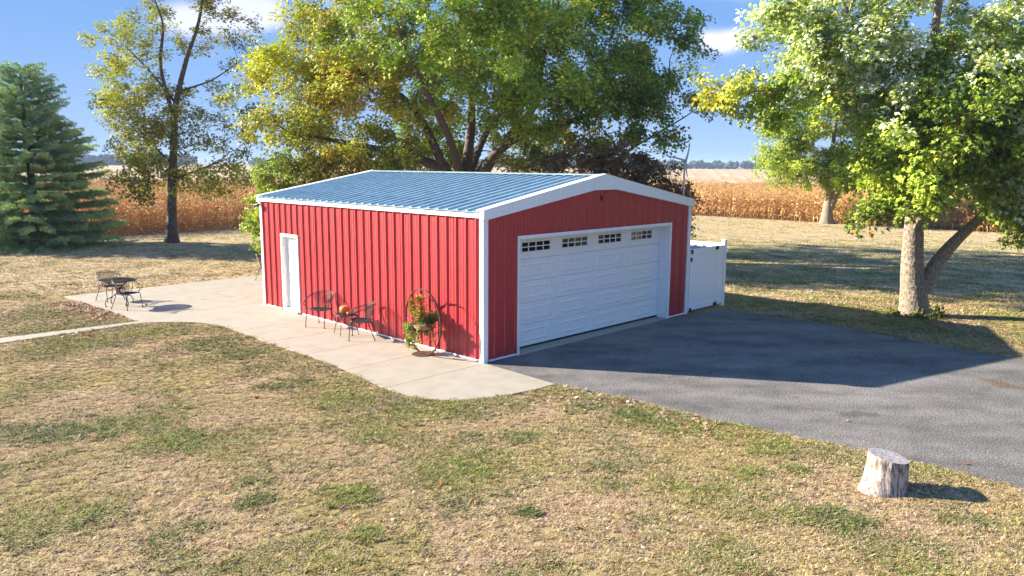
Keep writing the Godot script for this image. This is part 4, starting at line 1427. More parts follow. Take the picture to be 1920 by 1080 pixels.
# ------------------------------------------------------------------ corn
func make_corn() -> void:
	var r := RandomNumberGenerator.new()
	r.seed = 91
	var kinds := []
	for v in 3:
		var m := Mesher.new()
		m.with_col = true
		m.col = Color(0.85, 0.82, 0.75)
		var hgt := 2.05 + 0.1 * v
		m.tube(PackedVector3Array([Vector3.ZERO, Vector3(0.01, hgt * 0.5, 0.01), Vector3(0.0, hgt, 0.02)]), PackedFloat32Array([0.014, 0.012, 0.006]), 4, false)
		for i in 11:
			var y := lerpf(0.25, hgt * 0.93, i / 10.0) + r.randf_range(-0.06, 0.06)
			var a := (PI if i % 2 else 0.0) + r.randf_range(-0.7, 0.7)
			var d := Vector3(cos(a), 0, sin(a))
			var side := d.cross(Vector3.UP)
			var ln := r.randf_range(0.45, 0.8) * (0.7 if i > 8 else 1.0)
			var droop := r.randf_range(0.5, 1.5)
			var k := r.randf_range(0.7, 1.2)
			m.col = Color(k * 1.02, k * r.randf_range(0.9, 1.02), k * r.randf_range(0.75, 0.95))
			if i > 8:
				m.col = Color(k * 1.0, k * 1.15, k * 1.55)      # bleached flag leaves
			var prev := Vector3(0, y, 0)
			var pw := 0.03
			for s in 5:
				var f := (s + 1) / 5.0
				var p := Vector3(0, y, 0) + d * ln * f * (1.0 - 0.35 * f * droop * 0.6) + Vector3(0, ln * (0.75 * f - 1.05 * droop * f * f), 0) + side * sin(f * 5.0 + i) * 0.05
				var w := lerpf(0.045, 0.004, f * f) + 0.006 * sin(i + s)
				var tw := side * cos(f * 2.2 + i) + Vector3(0, 0.6, 0) * sin(f * 2.2 + i)
				m.quad(prev - tw * pw, prev + tw * pw, p + tw * w, p - tw * w)
				prev = p
				pw = w
		# an ear in its husk
		m.col = Color(1.15, 1.1, 1.0)
		m.tube(PackedVector3Array([Vector3(0.02, 0.95, 0), Vector3(0.07, 0.92, 0.02), Vector3(0.13, 0.80, 0.03), Vector3(0.15, 0.70, 0.03)]), PackedFloat32Array([0.012, 0.03, 0.03, 0.008]), 5, false)
		# tassel
		m.col = Color(1.0, 1.15, 1.6)
		for i in 5:
			var a := i * 1.26
			m.tube(PackedVector3Array([Vector3(0, hgt, 0.02), Vector3(cos(a) * 0.07, hgt + 0.13, sin(a) * 0.07), Vector3(cos(a) * 0.16, hgt + 0.17, sin(a) * 0.16)] if i else [Vector3(0, hgt, 0.02), Vector3(0, hgt + 0.12, 0.02), Vector3(0, hgt + 0.28, 0.02)]), PackedFloat32Array([0.006, 0.006, 0.004]), 3, false)
		kinds.append(m.mesh(M.corn))
	var bufs := [Buf.new(), Buf.new(), Buf.new()]
	var base := [Color(0.56, 0.31, 0.115), Color(0.63, 0.39, 0.16), Color(0.50, 0.265, 0.095), Color(0.68, 0.46, 0.23)]
	var add := func(p: Vector3) -> void:
		var c: Color = base[r.randi() % 4]
		c *= r.randf_range(0.8, 1.15)
		var q := Basis(Vector3.UP, r.randf() * TAU) * Basis(Vector3.RIGHT, r.randf_range(-0.09, 0.09)) * r.randf_range(0.70, 0.94)
		bufs[r.randi() % 3].push(q, p, c)
	# rows run along the lot; two blocks meet behind the lawn
	for block in 2:
		var row := 0
		while row < 170:
			var off := 0.76 * row
			var step := 0.17 if row < 10 else (0.24 if row < 40 else 0.4)
			var s := -75.0
			while s < 175.0:
				s += step * r.randf_range(0.8, 1.2)
				var p: Vector3
				if block == 0:
					p = A + gv * (34.6 + off) + gu * s
					if s > 45.5:
						break
				else:
					p = A + gu * (45.8 + off) + gv * s
				p += Vector3(r.randf_range(-0.06, 0.06), 0, r.randf_range(-0.06, 0.06))
				var dist := Vector2(p.x, p.z).length()
				if p.z > -20.0 or absf(p.x) > -p.z * 0.80 + 3.0 or dist > 135.0:
					continue
				if dist > 85.0 and r.randf() < (dist - 85.0) / 90.0:
					continue
				p.y = -0.03
				add.call(p)
			row += 1
	var f := Node3D.new()
	f.name = numbered("corn_field")
	add_child(f, true)
	tag(f, "wide field of dry golden-brown corn beyond the lawn", "corn field")
	f.set_meta("kind", "stuff")
	for v in 3:
		copies("corn_plants", kinds[v], bufs[v], f)
	# the far part of the field, where single plants can no longer be told apart: a rough canopy
	var m := Mesher.new()
	m.with_col = true
	var z := -100.0
	var rows := []
	while z > -440.0:
		var line := []
		var w := -z * 0.95 + 10.0
		var n := 130
		for i in n + 1:
			var x := lerpf(-w, w, float(i) / n)
			line.append(Vector3(x, 1.82 + r.randf_range(-0.16, 0.2) + (-1.2 if z > -101.0 else 0.0), z + r.randf_range(-0.3, 0.3)))
		rows.append(line)
		z -= lerpf(1.5, 4.5, (-z - 100.0) / 340.0)
	for j in rows.size() - 1:
		for i in rows[j].size() - 1:
			var k := r.randf_range(0.85, 1.12)
			m.col = Color(0.53 * k, 0.395 * k, 0.245 * k)
			m.quad(rows[j][i], rows[j + 1][i], rows[j + 1][i + 1], rows[j][i + 1])
	obj("corn_canopy", m, M.corn, f).set_meta("kind", "stuff")


func make_far_trees() -> void:
	# rounded leafy masses far off; each stand reads as one wood
	var r := RandomNumberGenerator.new()
	r.seed = 103
	var f := FastNoiseLite.new()
	f.seed = 4; f.frequency = 1.0; f.fractal_octaves = 3
	var blob := Mesher.new()
	var ball := SphereMesh.new()
	ball.radial_segments = 18
	ball.rings = 12
	ball.radius = 1.0
	ball.height = 2.0
	var arr := ball.get_mesh_arrays()
	var vv: PackedVector3Array = arr[Mesh.ARRAY_VERTEX]
	var ii: PackedInt32Array = arr[Mesh.ARRAY_INDEX]
	for i in vv.size():
		vv[i] *= 1.0 + 0.55 * f.get_noise_3dv(vv[i] * 2.2)
	for i in range(0, ii.size(), 3):
		blob.tri_out(vv[ii[i]], vv[ii[i + 1]], vv[ii[i + 2]], Vector3.ZERO)
	var bm := blob.mesh(M.far_tree)
	var stand := func(label: String, x0: float, x1: float, z: float, n: int, h0: float, h1: float) -> void:
		var b := Buf.new()
		for i in n:
			var x := lerpf(x0, x1, (i + r.randf()) / n)
			var h := r.randf_range(h0, h1)
			for k in 5:
				var rad := h * r.randf_range(0.22, 0.4)
				var p := Vector3(x + r.randf_range(-0.5, 0.5) * h, clampf(r.randf_range(0.2, 0.9) * h, 0.0, h - rad), z + r.randf_range(-15, 15))
				b.push(Basis(Vector3.UP, r.randf() * TAU).scaled(Vector3(rad, rad * r.randf_range(0.8, 1.1), rad)), p, Color(0.07, 0.085, 0.05) * r.randf_range(0.7, 1.4))
		var o := copies("treeline", bm, b)
		tag(o, label, "treeline")
	stand.call("far hazy treeline on the horizon beyond the corn, right of the garage", 60.0, 520.0, -880.0, 130, 6.0, 10.5)
	stand.call("low far woods on the horizon straight behind the big maple", -330.0, 60.0, -980.0, 90, 6.0, 10.0)
	stand.call("taller bluish wood on the horizon between the spruce and the slender tree", -620.0, -330.0, -800.0, 70, 8.0, 13.0)
	# a pale utility pole among them
	var p := thing("utility_pole", "tiny pale utility pole standing before the far right treeline", "utility pole", Vector3(232, 0, -740))
	var pm := Mesher.new()
	pm.tube(PackedVector3Array([Vector3.ZERO, Vector3(0, 9.5, 0)]), PackedFloat32Array([0.3, 0.22]), 8)
	obj("pole", pm, M.galvanised, p)
	pm = Mesher.new()
	pm.bx(Vector3(0, 8.9, 0), Vector3(2.4, 0.2, 0.2), 0.02)
	obj("crossarm", pm, M.galvanised, p)


func make_turbine() -> void:
	var t := thing("wind_turbine", "small wind turbine on a thin pale mast rising behind the garage roof", "wind turbine", Vector3(6.62, 0, -30.0))
	var m := Mesher.new()
	m.tube(PackedVector3Array([Vector3.ZERO, Vector3(0.0, 2.2, 0), Vector3(0.0, 4.2, 0)]), PackedFloat32Array([0.045, 0.04, 0.036]), 10)
	obj("mast", m, M.galvanised, t)
	m = Mesher.new()
	m.tube(PackedVector3Array([Vector3(0, 4.2, -0.18), Vector3(0, 4.24, -0.05), Vector3(0, 4.24, 0.10), Vector3(0, 4.24, 0.16)]), PackedFloat32Array([0.02, 0.06, 0.06, 0.02]), 10)
	obj("hub", m, M.black_metal, t)
	for e in [[1.28, 0.66], [2.82, 0.78], [4.75, 0.6]]:
		var b := Mesher.new()
		var d := Vector3(cos(e[0]), sin(e[0]), 0)
		var s := Vector3(-sin(e[0]), cos(e[0]), 0)
		var pts := []
		for i in 6:
			var f := i / 5.0
			var w := lerpf(0.045, 0.016, f)
			var o: Vector3 = Vector3(0, 4.24, 0.17) + d * (e[1] * f + 0.02) + s * 0.07 * f * f
			pts.append([o - s * w + Vector3(0, 0, 0.012), o + s * w, o + Vector3(0, 0, 0.02)])
		for i in 5:
			for k in 3:
				b.quad_out(pts[i][k], pts[i][(k + 1) % 3], pts[i + 1][(k + 1) % 3], pts[i + 1][k], (pts[i][0] + pts[i][1] + pts[i][2]) / 3.0)
		obj("blade", b, M.blade_white, t)


# ------------------------------------------------------------------ furniture
func wire_grid(m: Mesher, f: Callable, na: int, nb: int, seg: int, r: float) -> void:
	# a woven mesh over the surface f(a, b), a and b from 0 to 1
	for i in na + 1:
		var p := PackedVector3Array()
		for k in seg + 1:
			p.append(f.call(float(i) / na, float(k) / seg))
		var rr := PackedFloat32Array(); rr.resize(p.size()); rr.fill(r)
		m.tube(p, rr, 3, false)
	for i in nb + 1:
		var p := PackedVector3Array()
		for k in seg + 1:
			p.append(f.call(float(k) / seg, float(i) / nb))
		var rr := PackedFloat32Array(); rr.resize(p.size()); rr.fill(r)
		m.tube(p, rr, 3, false)


func make_chair(label: String, at: Vector3, turn: float) -> Node3D:
	var t := thing("patio_chair", label, "chair", at, turn, "wrought iron patio chairs")
	var iron: Material = M.iron
	# seat: rounded pan of woven mesh with a rim, facing +z
	var seat := Mesher.new()
	var edge := func(a: float) -> Vector3:
		var x := 0.25 * signf(cos(a)) * pow(absf(cos(a)), 0.6)
		var z := 0.23 * signf(sin(a)) * pow(absf(sin(a)), 0.6)
		return Vector3(x, 0.43 + 0.015 * sin(a), z)
	wire_grid(seat, func(a, b): return Vector3(lerpf(-0.235, 0.235, a), 0.43 - 0.02 * sin(a * PI) * sin(b * PI), lerpf(-0.215, 0.215, b)), 22, 20, 4, 0.0042)
	var rim := []
	for i in 25:
		rim.append(edge.call(TAU * i / 24.0))
	seat.curve(rim, 0.011, 6, 2)
	obj("seat", seat, iron, t)
	# barrel back of woven mesh
	var back := Mesher.new()
	wire_grid(back, func(a, b):
		var q: float = lerpf(-1.0, 1.0, a)
		return Vector3(lerpf(0.20, 0.27, b) * sin(q * 1.15), lerpf(0.45, 0.80 - 0.02 * q * q, b), -0.02 - lerpf(0.19, 0.30, b) * cos(q * 1.15)), 18, 14, 5, 0.0042)
	obj("backrest", back, iron, t)
	# one rail runs from arm to arm round the back, a second one just above
	var rail := Mesher.new()
	for e in [[0.0, 0.010], [0.035, 0.008]]:
		var dy: float = e[0]
		rail.curve([Vector3(-0.30, 0.63 + dy, 0.22), Vector3(-0.33, 0.68 + dy, 0.06), Vector3(-0.31, 0.75 + dy, -0.14), Vector3(-0.18, 0.80 + dy, -0.30), Vector3(0, 0.815 + dy, -0.345), Vector3(0.18, 0.80 + dy, -0.30), Vector3(0.31, 0.75 + dy, -0.14), Vector3(0.33, 0.68 + dy, 0.06), Vector3(0.30, 0.63 + dy, 0.22)], e[1], 6, 4)
	obj("arm_rail", rail, iron, t)
	for s in [-1.0, 1.0]:
		var ap := Mesher.new()
		ap.curve([Vector3(s * 0.30, 0.645, 0.22), Vector3(s * 0.31, 0.60, 0.27), Vector3(s * 0.27, 0.54, 0.22), Vector3(s * 0.245, 0.43, 0.15)], 0.010, 6, 4)
		ap.curve([Vector3(s * 0.31, 0.74, -0.12), Vector3(s * 0.285, 0.58, -0.08), Vector3(s * 0.245, 0.43, -0.10)], 0.008, 6, 4)
		obj("arm_post", ap, iron, t)
		var lg := Mesher.new()
		lg.curve([Vector3(s * 0.235, 0.43, 0.19), Vector3(s * 0.245, 0.40, 0.22), Vector3(s * 0.26, 0.15, 0.245), Vector3(s * 0.265, 0.012, 0.255)], 0.011, 6, 3)
		lg.bx(Vector3(s * 0.265, 0.008, 0.255), Vector3(0.034, 0.016, 0.034), 0.004)
		obj("leg", lg, iron, t)
		lg = Mesher.new()
		lg.curve([Vector3(s * 0.20, 0.44, -0.19), Vector3(s * 0.215, 0.30, -0.22), Vector3(s * 0.25, 0.012, -0.34)], 0.011, 6, 3)
		lg.bx(Vector3(s * 0.25, 0.008, -0.34), Vector3(0.034, 0.016, 0.034), 0.004)
		obj("leg", lg, iron, t)
	return t


func make_furniture() -> void:
	var top := 0.022
	# facing is the direction the sitter looks, as a turn from +z
	var look := func(x: float, z: float) -> float:
		return atan2(x, z)
	var c0 := make_chair("wrought iron chair with its back to the red wall, left of the pumpkin", Vector3(-4.82, top, -18.98), look.call(-0.3, 0.95))
	dup(c0, Vector3(-3.52, top, -17.62), look.call(-1.0, 0.06), "wrought iron chair by the red wall facing the pumpkin, seen side on")
	dup(c0, Vector3(-10.74, top, -21.14), look.call(0.94, 0.34), "wrought iron chair in front of the round patio table, turned away from it")
	dup(c0, Vector3(-11.88, top, -22.42), look.call(0.85, 0.5), "wrought iron chair tucked behind the round table at the patio's outer edge")
	dup(c0, Vector3(-8.55, top, -26.65), look.call(0.95, 0.3), "wrought iron chair half hidden past the far left corner of the garage")
	# round table
	var t := thing("patio_table", "round black wrought iron mesh table on the patio's left end", "table", Vector3(-11.25, top, -21.69))
	var d := Mesher.new()
	var R := 0.48
	for ax in 2:
		for i in range(-31, 32):
			var o := i * 0.0152
			var h := sqrt(maxf(R * R - o * o, 0.0))
			if h < 0.02:
				continue
			var a := Vector3(o, 0.72, -h) if ax == 0 else Vector3(-h, 0.722, o)
			var b := Vector3(o, 0.72, h) if ax == 0 else Vector3(h, 0.722, o)
			d.bar(a, b, 0.0062, 0.003, Vector3.UP, 0.0)
	var ring := []
	for i in 41:
		ring.append(Vector3(cos(TAU * i / 40.0) * R, 0.715, sin(TAU * i / 40.0) * R))
	d.curve(ring, 0.015, 6, 1)
	obj("table_top", d, M.iron, t)
	var hub := Mesher.new()
	hub.lathe([Vector2(0.0, 0.70), Vector2(0.045, 0.70), Vector2(0.045, 0.731), Vector2(0.0, 0.731)], 16)
	obj("hub", hub, M.iron, t)
	for i in 4:
		var a := i * PI / 2 + 0.55
		var e := Vector3(cos(a), 0, sin(a))
		var lg := Mesher.new()
		lg.curve([e * 0.40 + Vector3(0, 0.71, 0), e * 0.24 + Vector3(0, 0.62, 0), e * 0.06 + Vector3(0, 0.48, 0), e * 0.06 + Vector3(0, 0.36, 0), e * 0.2 + Vector3(0, 0.27, 0), e * 0.36 + Vector3(0, 0.21, 0), e * 0.42 + Vector3(0, 0.10, 0), e * 0.40 + Vector3(0, 0.015, 0)], 0.013, 6, 5)
		lg.bx(e * 0.40 + Vector3(0, 0.008, 0), Vector3(0.04, 0.016, 0.04), 0.004)
		obj("leg", lg, M.iron, t)
	var co := Mesher.new()
	co.lathe([Vector2(0.085, 0.36), Vector2(0.085, 0.38), Vector2(0.07, 0.38), Vector2(0.07, 0.36), Vector2(0.085, 0.36)], 16)
	co.lathe([Vector2(0.085, 0.46), Vector2(0.085, 0.48), Vector2(0.07, 0.48), Vector2(0.07, 0.46), Vector2(0.085, 0.46)], 16)
	obj("collar", co, M.iron, t)
	# small square table
	var s := thing("side_table", "small square wrought iron table by the wall with the pumpkin on it", "table", Vector3(-3.97, top, -18.05), 0.55)
	var sm := Mesher.new()
	wire_grid(sm, func(a, b): return Vector3(lerpf(-0.21, 0.21, a), 0.482, lerpf(-0.21, 0.21, b)), 22, 22, 1, 0.0048)
	for q in [[-0.22, 0.0, 0.0, 0.44], [0.22, 0.0, 0.0, 0.44]]:
		sm.bx(Vector3(q[0], 0.48, 0), Vector3(0.02, 0.024, 0.46), 0.004)
		sm.bx(Vector3(0, 0.48, q[0]), Vector3(0.42, 0.024, 0.0198), 0.004)
	obj("table_top", sm, M.iron, s)
	for a in [-1.0, 1.0]:
		for b in [-1.0, 1.0]:
			var lg := Mesher.new()
			lg.curve([Vector3(a * 0.21, 0.475, b * 0.21), Vector3(a * 0.19, 0.25, b * 0.19), Vector3(a * 0.23, 0.01, b * 0.23)], 0.009, 6, 4)
			obj("leg", lg, M.iron, s)
	# pumpkin and a gourd
	var pk := thing("pumpkin", "bright orange pumpkin on the small square table by the wall", "pumpkin", Vector3(-4.0, top + 0.495, -18.08))
	var pm := Mesher.new()
	var prof := []
	for i in 15:
		var a := -PI / 2 + PI * i / 14.0
		prof.append(Vector2(0.125 * pow(maxf(cos(a), 0.0), 0.8) + 0.004, 0.105 + 0.105 * sin(a) - (0.02 * pow(maxf(sin(a), 0.0), 8.0))))
	pm.lathe(prof, 48, Vector3.ZERO, 12, 0.09)
	obj("rind", pm, M.pumpkin, pk)
	var stm := Mesher.new()
	stm.curve([Vector3(0, 0.185, 0), Vector3(0.005, 0.22, 0), Vector3(0.03, 0.25, 0.01)], 0.02, 7, 3, 0.011)
	obj("stem", stm, M.stem, pk)
	var gk := thing("gourd", "little orange gourd lying just in front of the pumpkin", "gourd", Vector3(-3.88, top + 0.493, -17.95))
	var gm := Mesher.new()
	var gp := []
	for i in 11:
		var a := -PI / 2 + PI * i / 10.0
		gp.append(Vector2(0.05 * maxf(cos(a), 0.0) + 0.002, 0.04 + 0.04 * sin(a)))
	gm.lathe(gp, 32, Vector3.ZERO, 8, 0.1)
	obj("rind", gm, M.pumpkin, gk)
	var gs := Mesher.new()
	gs.curve([Vector3(0, 0.076, 0), Vector3(0.004, 0.095, 0), Vector3(0.014, 0.105, 0)], 0.008, 6, 2, 0.005)
	obj("stem", gs, M.stem, gk)


func make_planter() -> void:
	var at := A + gu * -0.42 + gv * 1.45 + Vector3(0, 0.022, 0)
	var t := thing("hoop_planter", "tall rusty iron hoop stand holding a lined half basket, near the garage corner", "planter", at, YAW + PI / 2 - 0.12)
	# hoop in the local xy plane
	var R := 0.70
	var m := Mesher.new()
	var w := 0.02
	var th := 0.008
	for i in 72:
		var a0 := TAU * i / 72.0
		var a1 := TAU * (i + 1) / 72.0
		var c := Vector3(0, R + 0.012, 0)
		var P := func(a: float, r: float, z: float) -> Vector3:
			return c + Vector3(sin(a) * r, -cos(a) * r, z)
		m.quad_out(P.call(a0, R + th, -w), P.call(a1, R + th, -w), P.call(a1, R + th, w), P.call(a0, R + th, w), c)
		m.quad_out(P.call(a0, R - th, -w), P.call(a1, R - th, -w), P.call(a1, R - th, w), P.call(a0, R - th, w), P.call((a0 + a1) / 2, R * 3.0, 0.0))
		m.quad_out(P.call(a0, R + th, -w), P.call(a1, R + th, -w), P.call(a1, R - th, -w), P.call(a0, R - th, -w), c + Vector3(0, 0, 1))
		m.quad_out(P.call(a0, R + th, w), P.call(a1, R + th, w), P.call(a1, R - th, w), P.call(a0, R - th, w), c - Vector3(0, 0, 1))
	obj("hoop", m, M.rusty_iron, t)
	m = Mesher.new()
	m.lathe([Vector2(0.25, 0.0), Vector2(0.25, 0.006), Vector2(0.24, 0.012), Vector2(0.0, 0.014)], 36)
	obj("base_disc", m, M.rusty_iron, t)
	m = Mesher.new()
	m.rod(Vector3(0, 1.40, 0), Vector3(0, 1.30, 0), 0.006, 6)
	obj("hanger_hook", m, M.rusty_iron, t)
	# half basket across the hoop: wire bars and a coco liner
	var y := 0.66
	var b := Mesher.new()
	for k in 7:
		var z := lerpf(-0.17, 0.17, k / 6.0)
		var hw := 0.30 * sqrt(maxf(1.0 - pow(z / 0.22, 2.0), 0.05)) + 0.04
		b.curve([Vector3(-hw, y, z), Vector3(-hw * 0.8, y - 0.11, z * 0.8), Vector3(0, y - 0.17, z * 0.6), Vector3(hw * 0.8, y - 0.11, z * 0.8), Vector3(hw, y, z)], 0.006, 5, 4)
	for e in [[0.33, 0.0, 0.2], [0.27, -0.10, 0.16]]:
		var loop := []
		for i in 25:
			var a := TAU * i / 24.0
			loop.append(Vector3(cos(a) * e[0], y + e[1], sin(a) * e[2]))
		b.curve(loop, 0.008, 5, 1)
	b.rod(Vector3(-0.69, y + 0.02, 0), Vector3(-0.33, y, 0), 0.008, 6)
	b.rod(Vector3(0.33, y, 0), Vector3(0.69, y + 0.02, 0), 0.008, 6)
	obj("basket", b, M.rusty_iron, t)
	var ln := Mesher.new()
	var start := 0
	for i in 7:
		var f := i / 6.0
		var sc := sin(f * PI / 2)
		for k in 25:
			var a := TAU * k / 24.0
			var q := Vector3(cos(a) * 0.315 * sc, y - 0.155 * cos(f * PI / 2) , sin(a) * 0.188 * sc)
			ln.vert(q, Vector3(cos(a) * sc, -cos(f * PI / 2) * 1.2, sin(a) * sc * 1.6).normalized())
	for i in 6:
		for k in 24:
			var p := start + i * 25 + k
			for q in [p, p + 1, p + 26, p, p + 26, p + 25]:
				ln.ix.append(q)
	obj("coco_liner", ln, M.coco, t)
	var so := Mesher.new()
	so.lathe([Vector2(0.19, -0.05), Vector2(0.19, -0.005), Vector2(0.0, 0.0)], 20, Vector3(0, y - 0.02, 0))
	obj("potting_soil", so, M.soil, t)
	# plants in the basket; local +x points away along the wall (left in the picture)
	var r := RandomNumberGenerator.new()
	r.seed = 131
	var base := t.transform
	var pl := thing("basket_foliage", "upright yellow-green leafy plants growing out of the hoop's half basket", "plant", at, YAW + PI / 2 - 0.12)
	var st := Mesher.new()
	var buf := Buf.new()
	for i in 36:
		var x := r.randf_range(-0.29, 0.33)
		var z := r.randf_range(-0.15, 0.15)
		var tall := 0.20 + 0.20 * clampf((x + 0.1) / 0.4, 0.0, 1.0) + r.randf_range(-0.06, 0.14)
		if x > 0.24:
			tall += 0.14
		var p0 := Vector3(x * 0.8, y - 0.02, z * 0.8)
		var p1 := Vector3(x * 1.25, y + tall, z * 1.5)
		st.tube(PackedVector3Array([p0, (p0 + p1) / 2 + Vector3(0, 0.03, 0), p1]), PackedFloat32Array([0.004, 0.004, 0.002]), 4, false)
		for k in 5:
			var pos := p0.lerp(p1, r.randf_range(0.4, 1.0)) + rand_unit(r) * 0.03
			var up := (Vector3.UP + rand_unit(r) * 0.8).normalized()
			var xx := up.cross(rand_unit(r)).normalized()
			var col := Color(0.46, 0.27, 0.03).lerp(Color(0.27, 0.29, 0.035), r.randf()) if x > -0.08 else Color(0.06, 0.11, 0.025).lerp(Color(0.22, 0.20, 0.03), r.randf() * 0.6)
			buf.push(Basis(xx, up, xx.cross(up)) * r.randf_range(0.34, 0.52), pos, col)
	obj("stems", st, M.stem, pl)
	copies("foliage", leaf_sprig(7, 0.12, 0.11, 15), buf, pl)
	var vn := thing("trailing_vine", "pale green trailing vine hanging from the basket down to the patio", "vine", at, YAW + PI / 2 - 0.12)
	st = Mesher.new()
	buf = Buf.new()
	for i in 16:
		var main := i < 11
		var x := r.randf_range(0.12, 0.36) if main else r.randf_range(-0.3, 0.1)
		var z := r.randf_range(-0.22, 0.03) if main else r.randf_range(-0.2, 0.1)
		var drop := r.randf_range(0.42, 0.64) if main else r.randf_range(0.12, 0.45)
		var pts := []
		for k in 6:
			var f := k / 5.0
			pts.append(Vector3(x + 0.05 * sin(f * 4.0 + i), y + 0.05 * sin(f * PI) - drop * f, z * 1.2 + 0.04 * cos(f * 5.0 + i)))
		st.curve(pts, 0.004, 4, 2)
		for k in int(drop * 34.0):
			var f := r.randf()
			var q: Vector3 = pts[int(f * 4.99)].lerp(pts[int(f * 4.99) + 1], fmod(f * 4.99, 1.0))
			var up := (Vector3(0, 0.5, -0.5) + rand_unit(r)).normalized()
			var xx := up.cross(rand_unit(r)).normalized()
			buf.push(Basis(xx, up, xx.cross(up)) * r.randf_range(0.3, 0.5), q + rand_unit(r) * 0.03, Color(0.25, 0.31, 0.08).lerp(Color(0.50, 0.50, 0.18), r.randf()))
	obj("stems", st, M.stem, vn)
	copies("foliage", leaf_sprig(4, 0.13, 0.06, 16), buf, vn)


func make_stump() -> void:
	var t := thing("tree_stump", "weathered grey tree stump in the grass beside the drive", "stump", Vector3(4.80, 0, -9.32))
	var f := FastNoiseLite.new()
	f.seed = 8; f.frequency = 1.0
	var m := Mesher.new()
	var n := 48
	var rings := [[-0.02, 0.40], [0.03, 0.37], [0.08, 0.325], [0.15, 0.285], [0.24, 0.258], [0.34, 0.245], [0.42, 0.236], [0.445, 0.228]]
	var P := func(i: int, k: int) -> Vector3:
		var a := TAU * k / n
		var h: float = rings[i][0]
		var flare: float = rings[i][1] - 0.24
		var rr: float = 0.24 + flare * (0.06 + 1.05 * pow(maxf(0.0, cos(a - 2.75)), 3.0) + 0.25 * pow(maxf(0.0, cos(a - 1.5)), 4.0)) + 0.012 * f.get_noise_2d(cos(a) * 6.0 + sin(a) * 9.0, h * 2.0) + 0.008 * sin(13.0 * a) * sin(a * 2.0)
		var tilt := 1.0 + 0.10 * cos(a + 0.4) * -1.0 + 0.06 * sin(a) * -1.0
		return Vector3(cos(a) * rr, h * (tilt if i > 3 else 1.0), sin(a) * rr)
	for i in rings.size():
		for k in n + 1:
			var p: Vector3 = P.call(i, k % n)
			var pa: Vector3 = P.call(i, (k + 1) % n)
			var pb: Vector3 = P.call(i, (k + n - 1) % n)
			var pu: Vector3 = P.call(mini(i + 1, rings.size() - 1), k % n)
			var pd: Vector3 = P.call(maxi(i - 1, 0), k % n)
			var nn := (pu - pd).cross(pa - pb).normalized()
			if nn.dot(Vector3(p.x, 0, p.z)) < 0.0:
				nn = -nn
			m.vert(p, nn)
	for i in rings.size() - 1:
		for k in n:
			var p := i * (n + 1) + k
			for q in [p, p + 1, p + n + 2, p, p + n + 2, p + n + 1]:
				m.ix.append(q)
	obj("side", m, M.stump_side, t)
	var top := Mesher.new()
	var last := rings.size() - 1
	var mid := Vector3(0, 0.44, 0)
	for k in n:
		var a: Vector3 = P.call(last, k)
		var b: Vector3 = P.call(last, (k + 1) % n)
		var prev_a := a
		var prev_b := b
		for j in range(1, 6):
			var s := 1.0 - j / 5.0
			var na := mid.lerp(a, s) + Vector3(0, 0.006 * f.get_noise_2d(a.x * 9 * s, a.z * 9 * s), 0)
			var nb := mid.lerp(b, s) + Vector3(0, 0.006 * f.get_noise_2d(b.x * 9 * s, b.z * 9 * s), 0)
			top.quad_out(prev_a, prev_b, nb, na, Vector3(0, -3, 0))
			prev_a = na
			prev_b = nb
	obj("cut_top", top, M.stump_top, t)


# ------------------------------------------------------------------ grass and leaves
func outside_paving(x: float, z: float) -> bool:
	var p := Vector2(x, z)
	return not (Geometry2D.is_point_in_polygon(p, patio_poly) or Geometry2D.is_point_in_polygon(p, drive_poly) or Geometry2D.is_point_in_polygon(p, path_poly) or Geometry2D.is_point_in_polygon(p, house_poly))


func tuft(blades: int, h: float, w: float, spread: float, lean: float, seed_: int) -> ArrayMesh:
	var r := RandomNumberGenerator.new()
	r.seed = seed_
	var m := Mesher.new()
	m.with_col = true
	for i in blades:
		var a := r.randf() * TAU
		var b := Vector3(r.randf_range(-1, 1), 0, r.randf_range(-1, 1)) * spread
		var d := Vector3(cos(a), 0, sin(a))
		var hh := h * r.randf_range(0.5, 1.15)
		var ln := lean * r.randf_range(0.3, 1.3)
		var s := d.cross(Vector3.UP) * w * r.randf_range(0.7, 1.3)
		var k := r.randf_range(0.7, 1.25)
		m.col = Color(k, k, k * 0.97)
		var mid := b + d * ln * hh * 0.45 + Vector3(0, hh * 0.62, 0)
		var tip := b + d * ln * hh * 1.25 + Vector3(0, hh * (1.0 - 0.25 * ln), 0)
		m.quad(b - s, b + s, mid + s * 0.8, mid - s * 0.8)
		m.tri(mid - s * 0.8, mid + s * 0.8, tip)
	return m.mesh(M.grass)


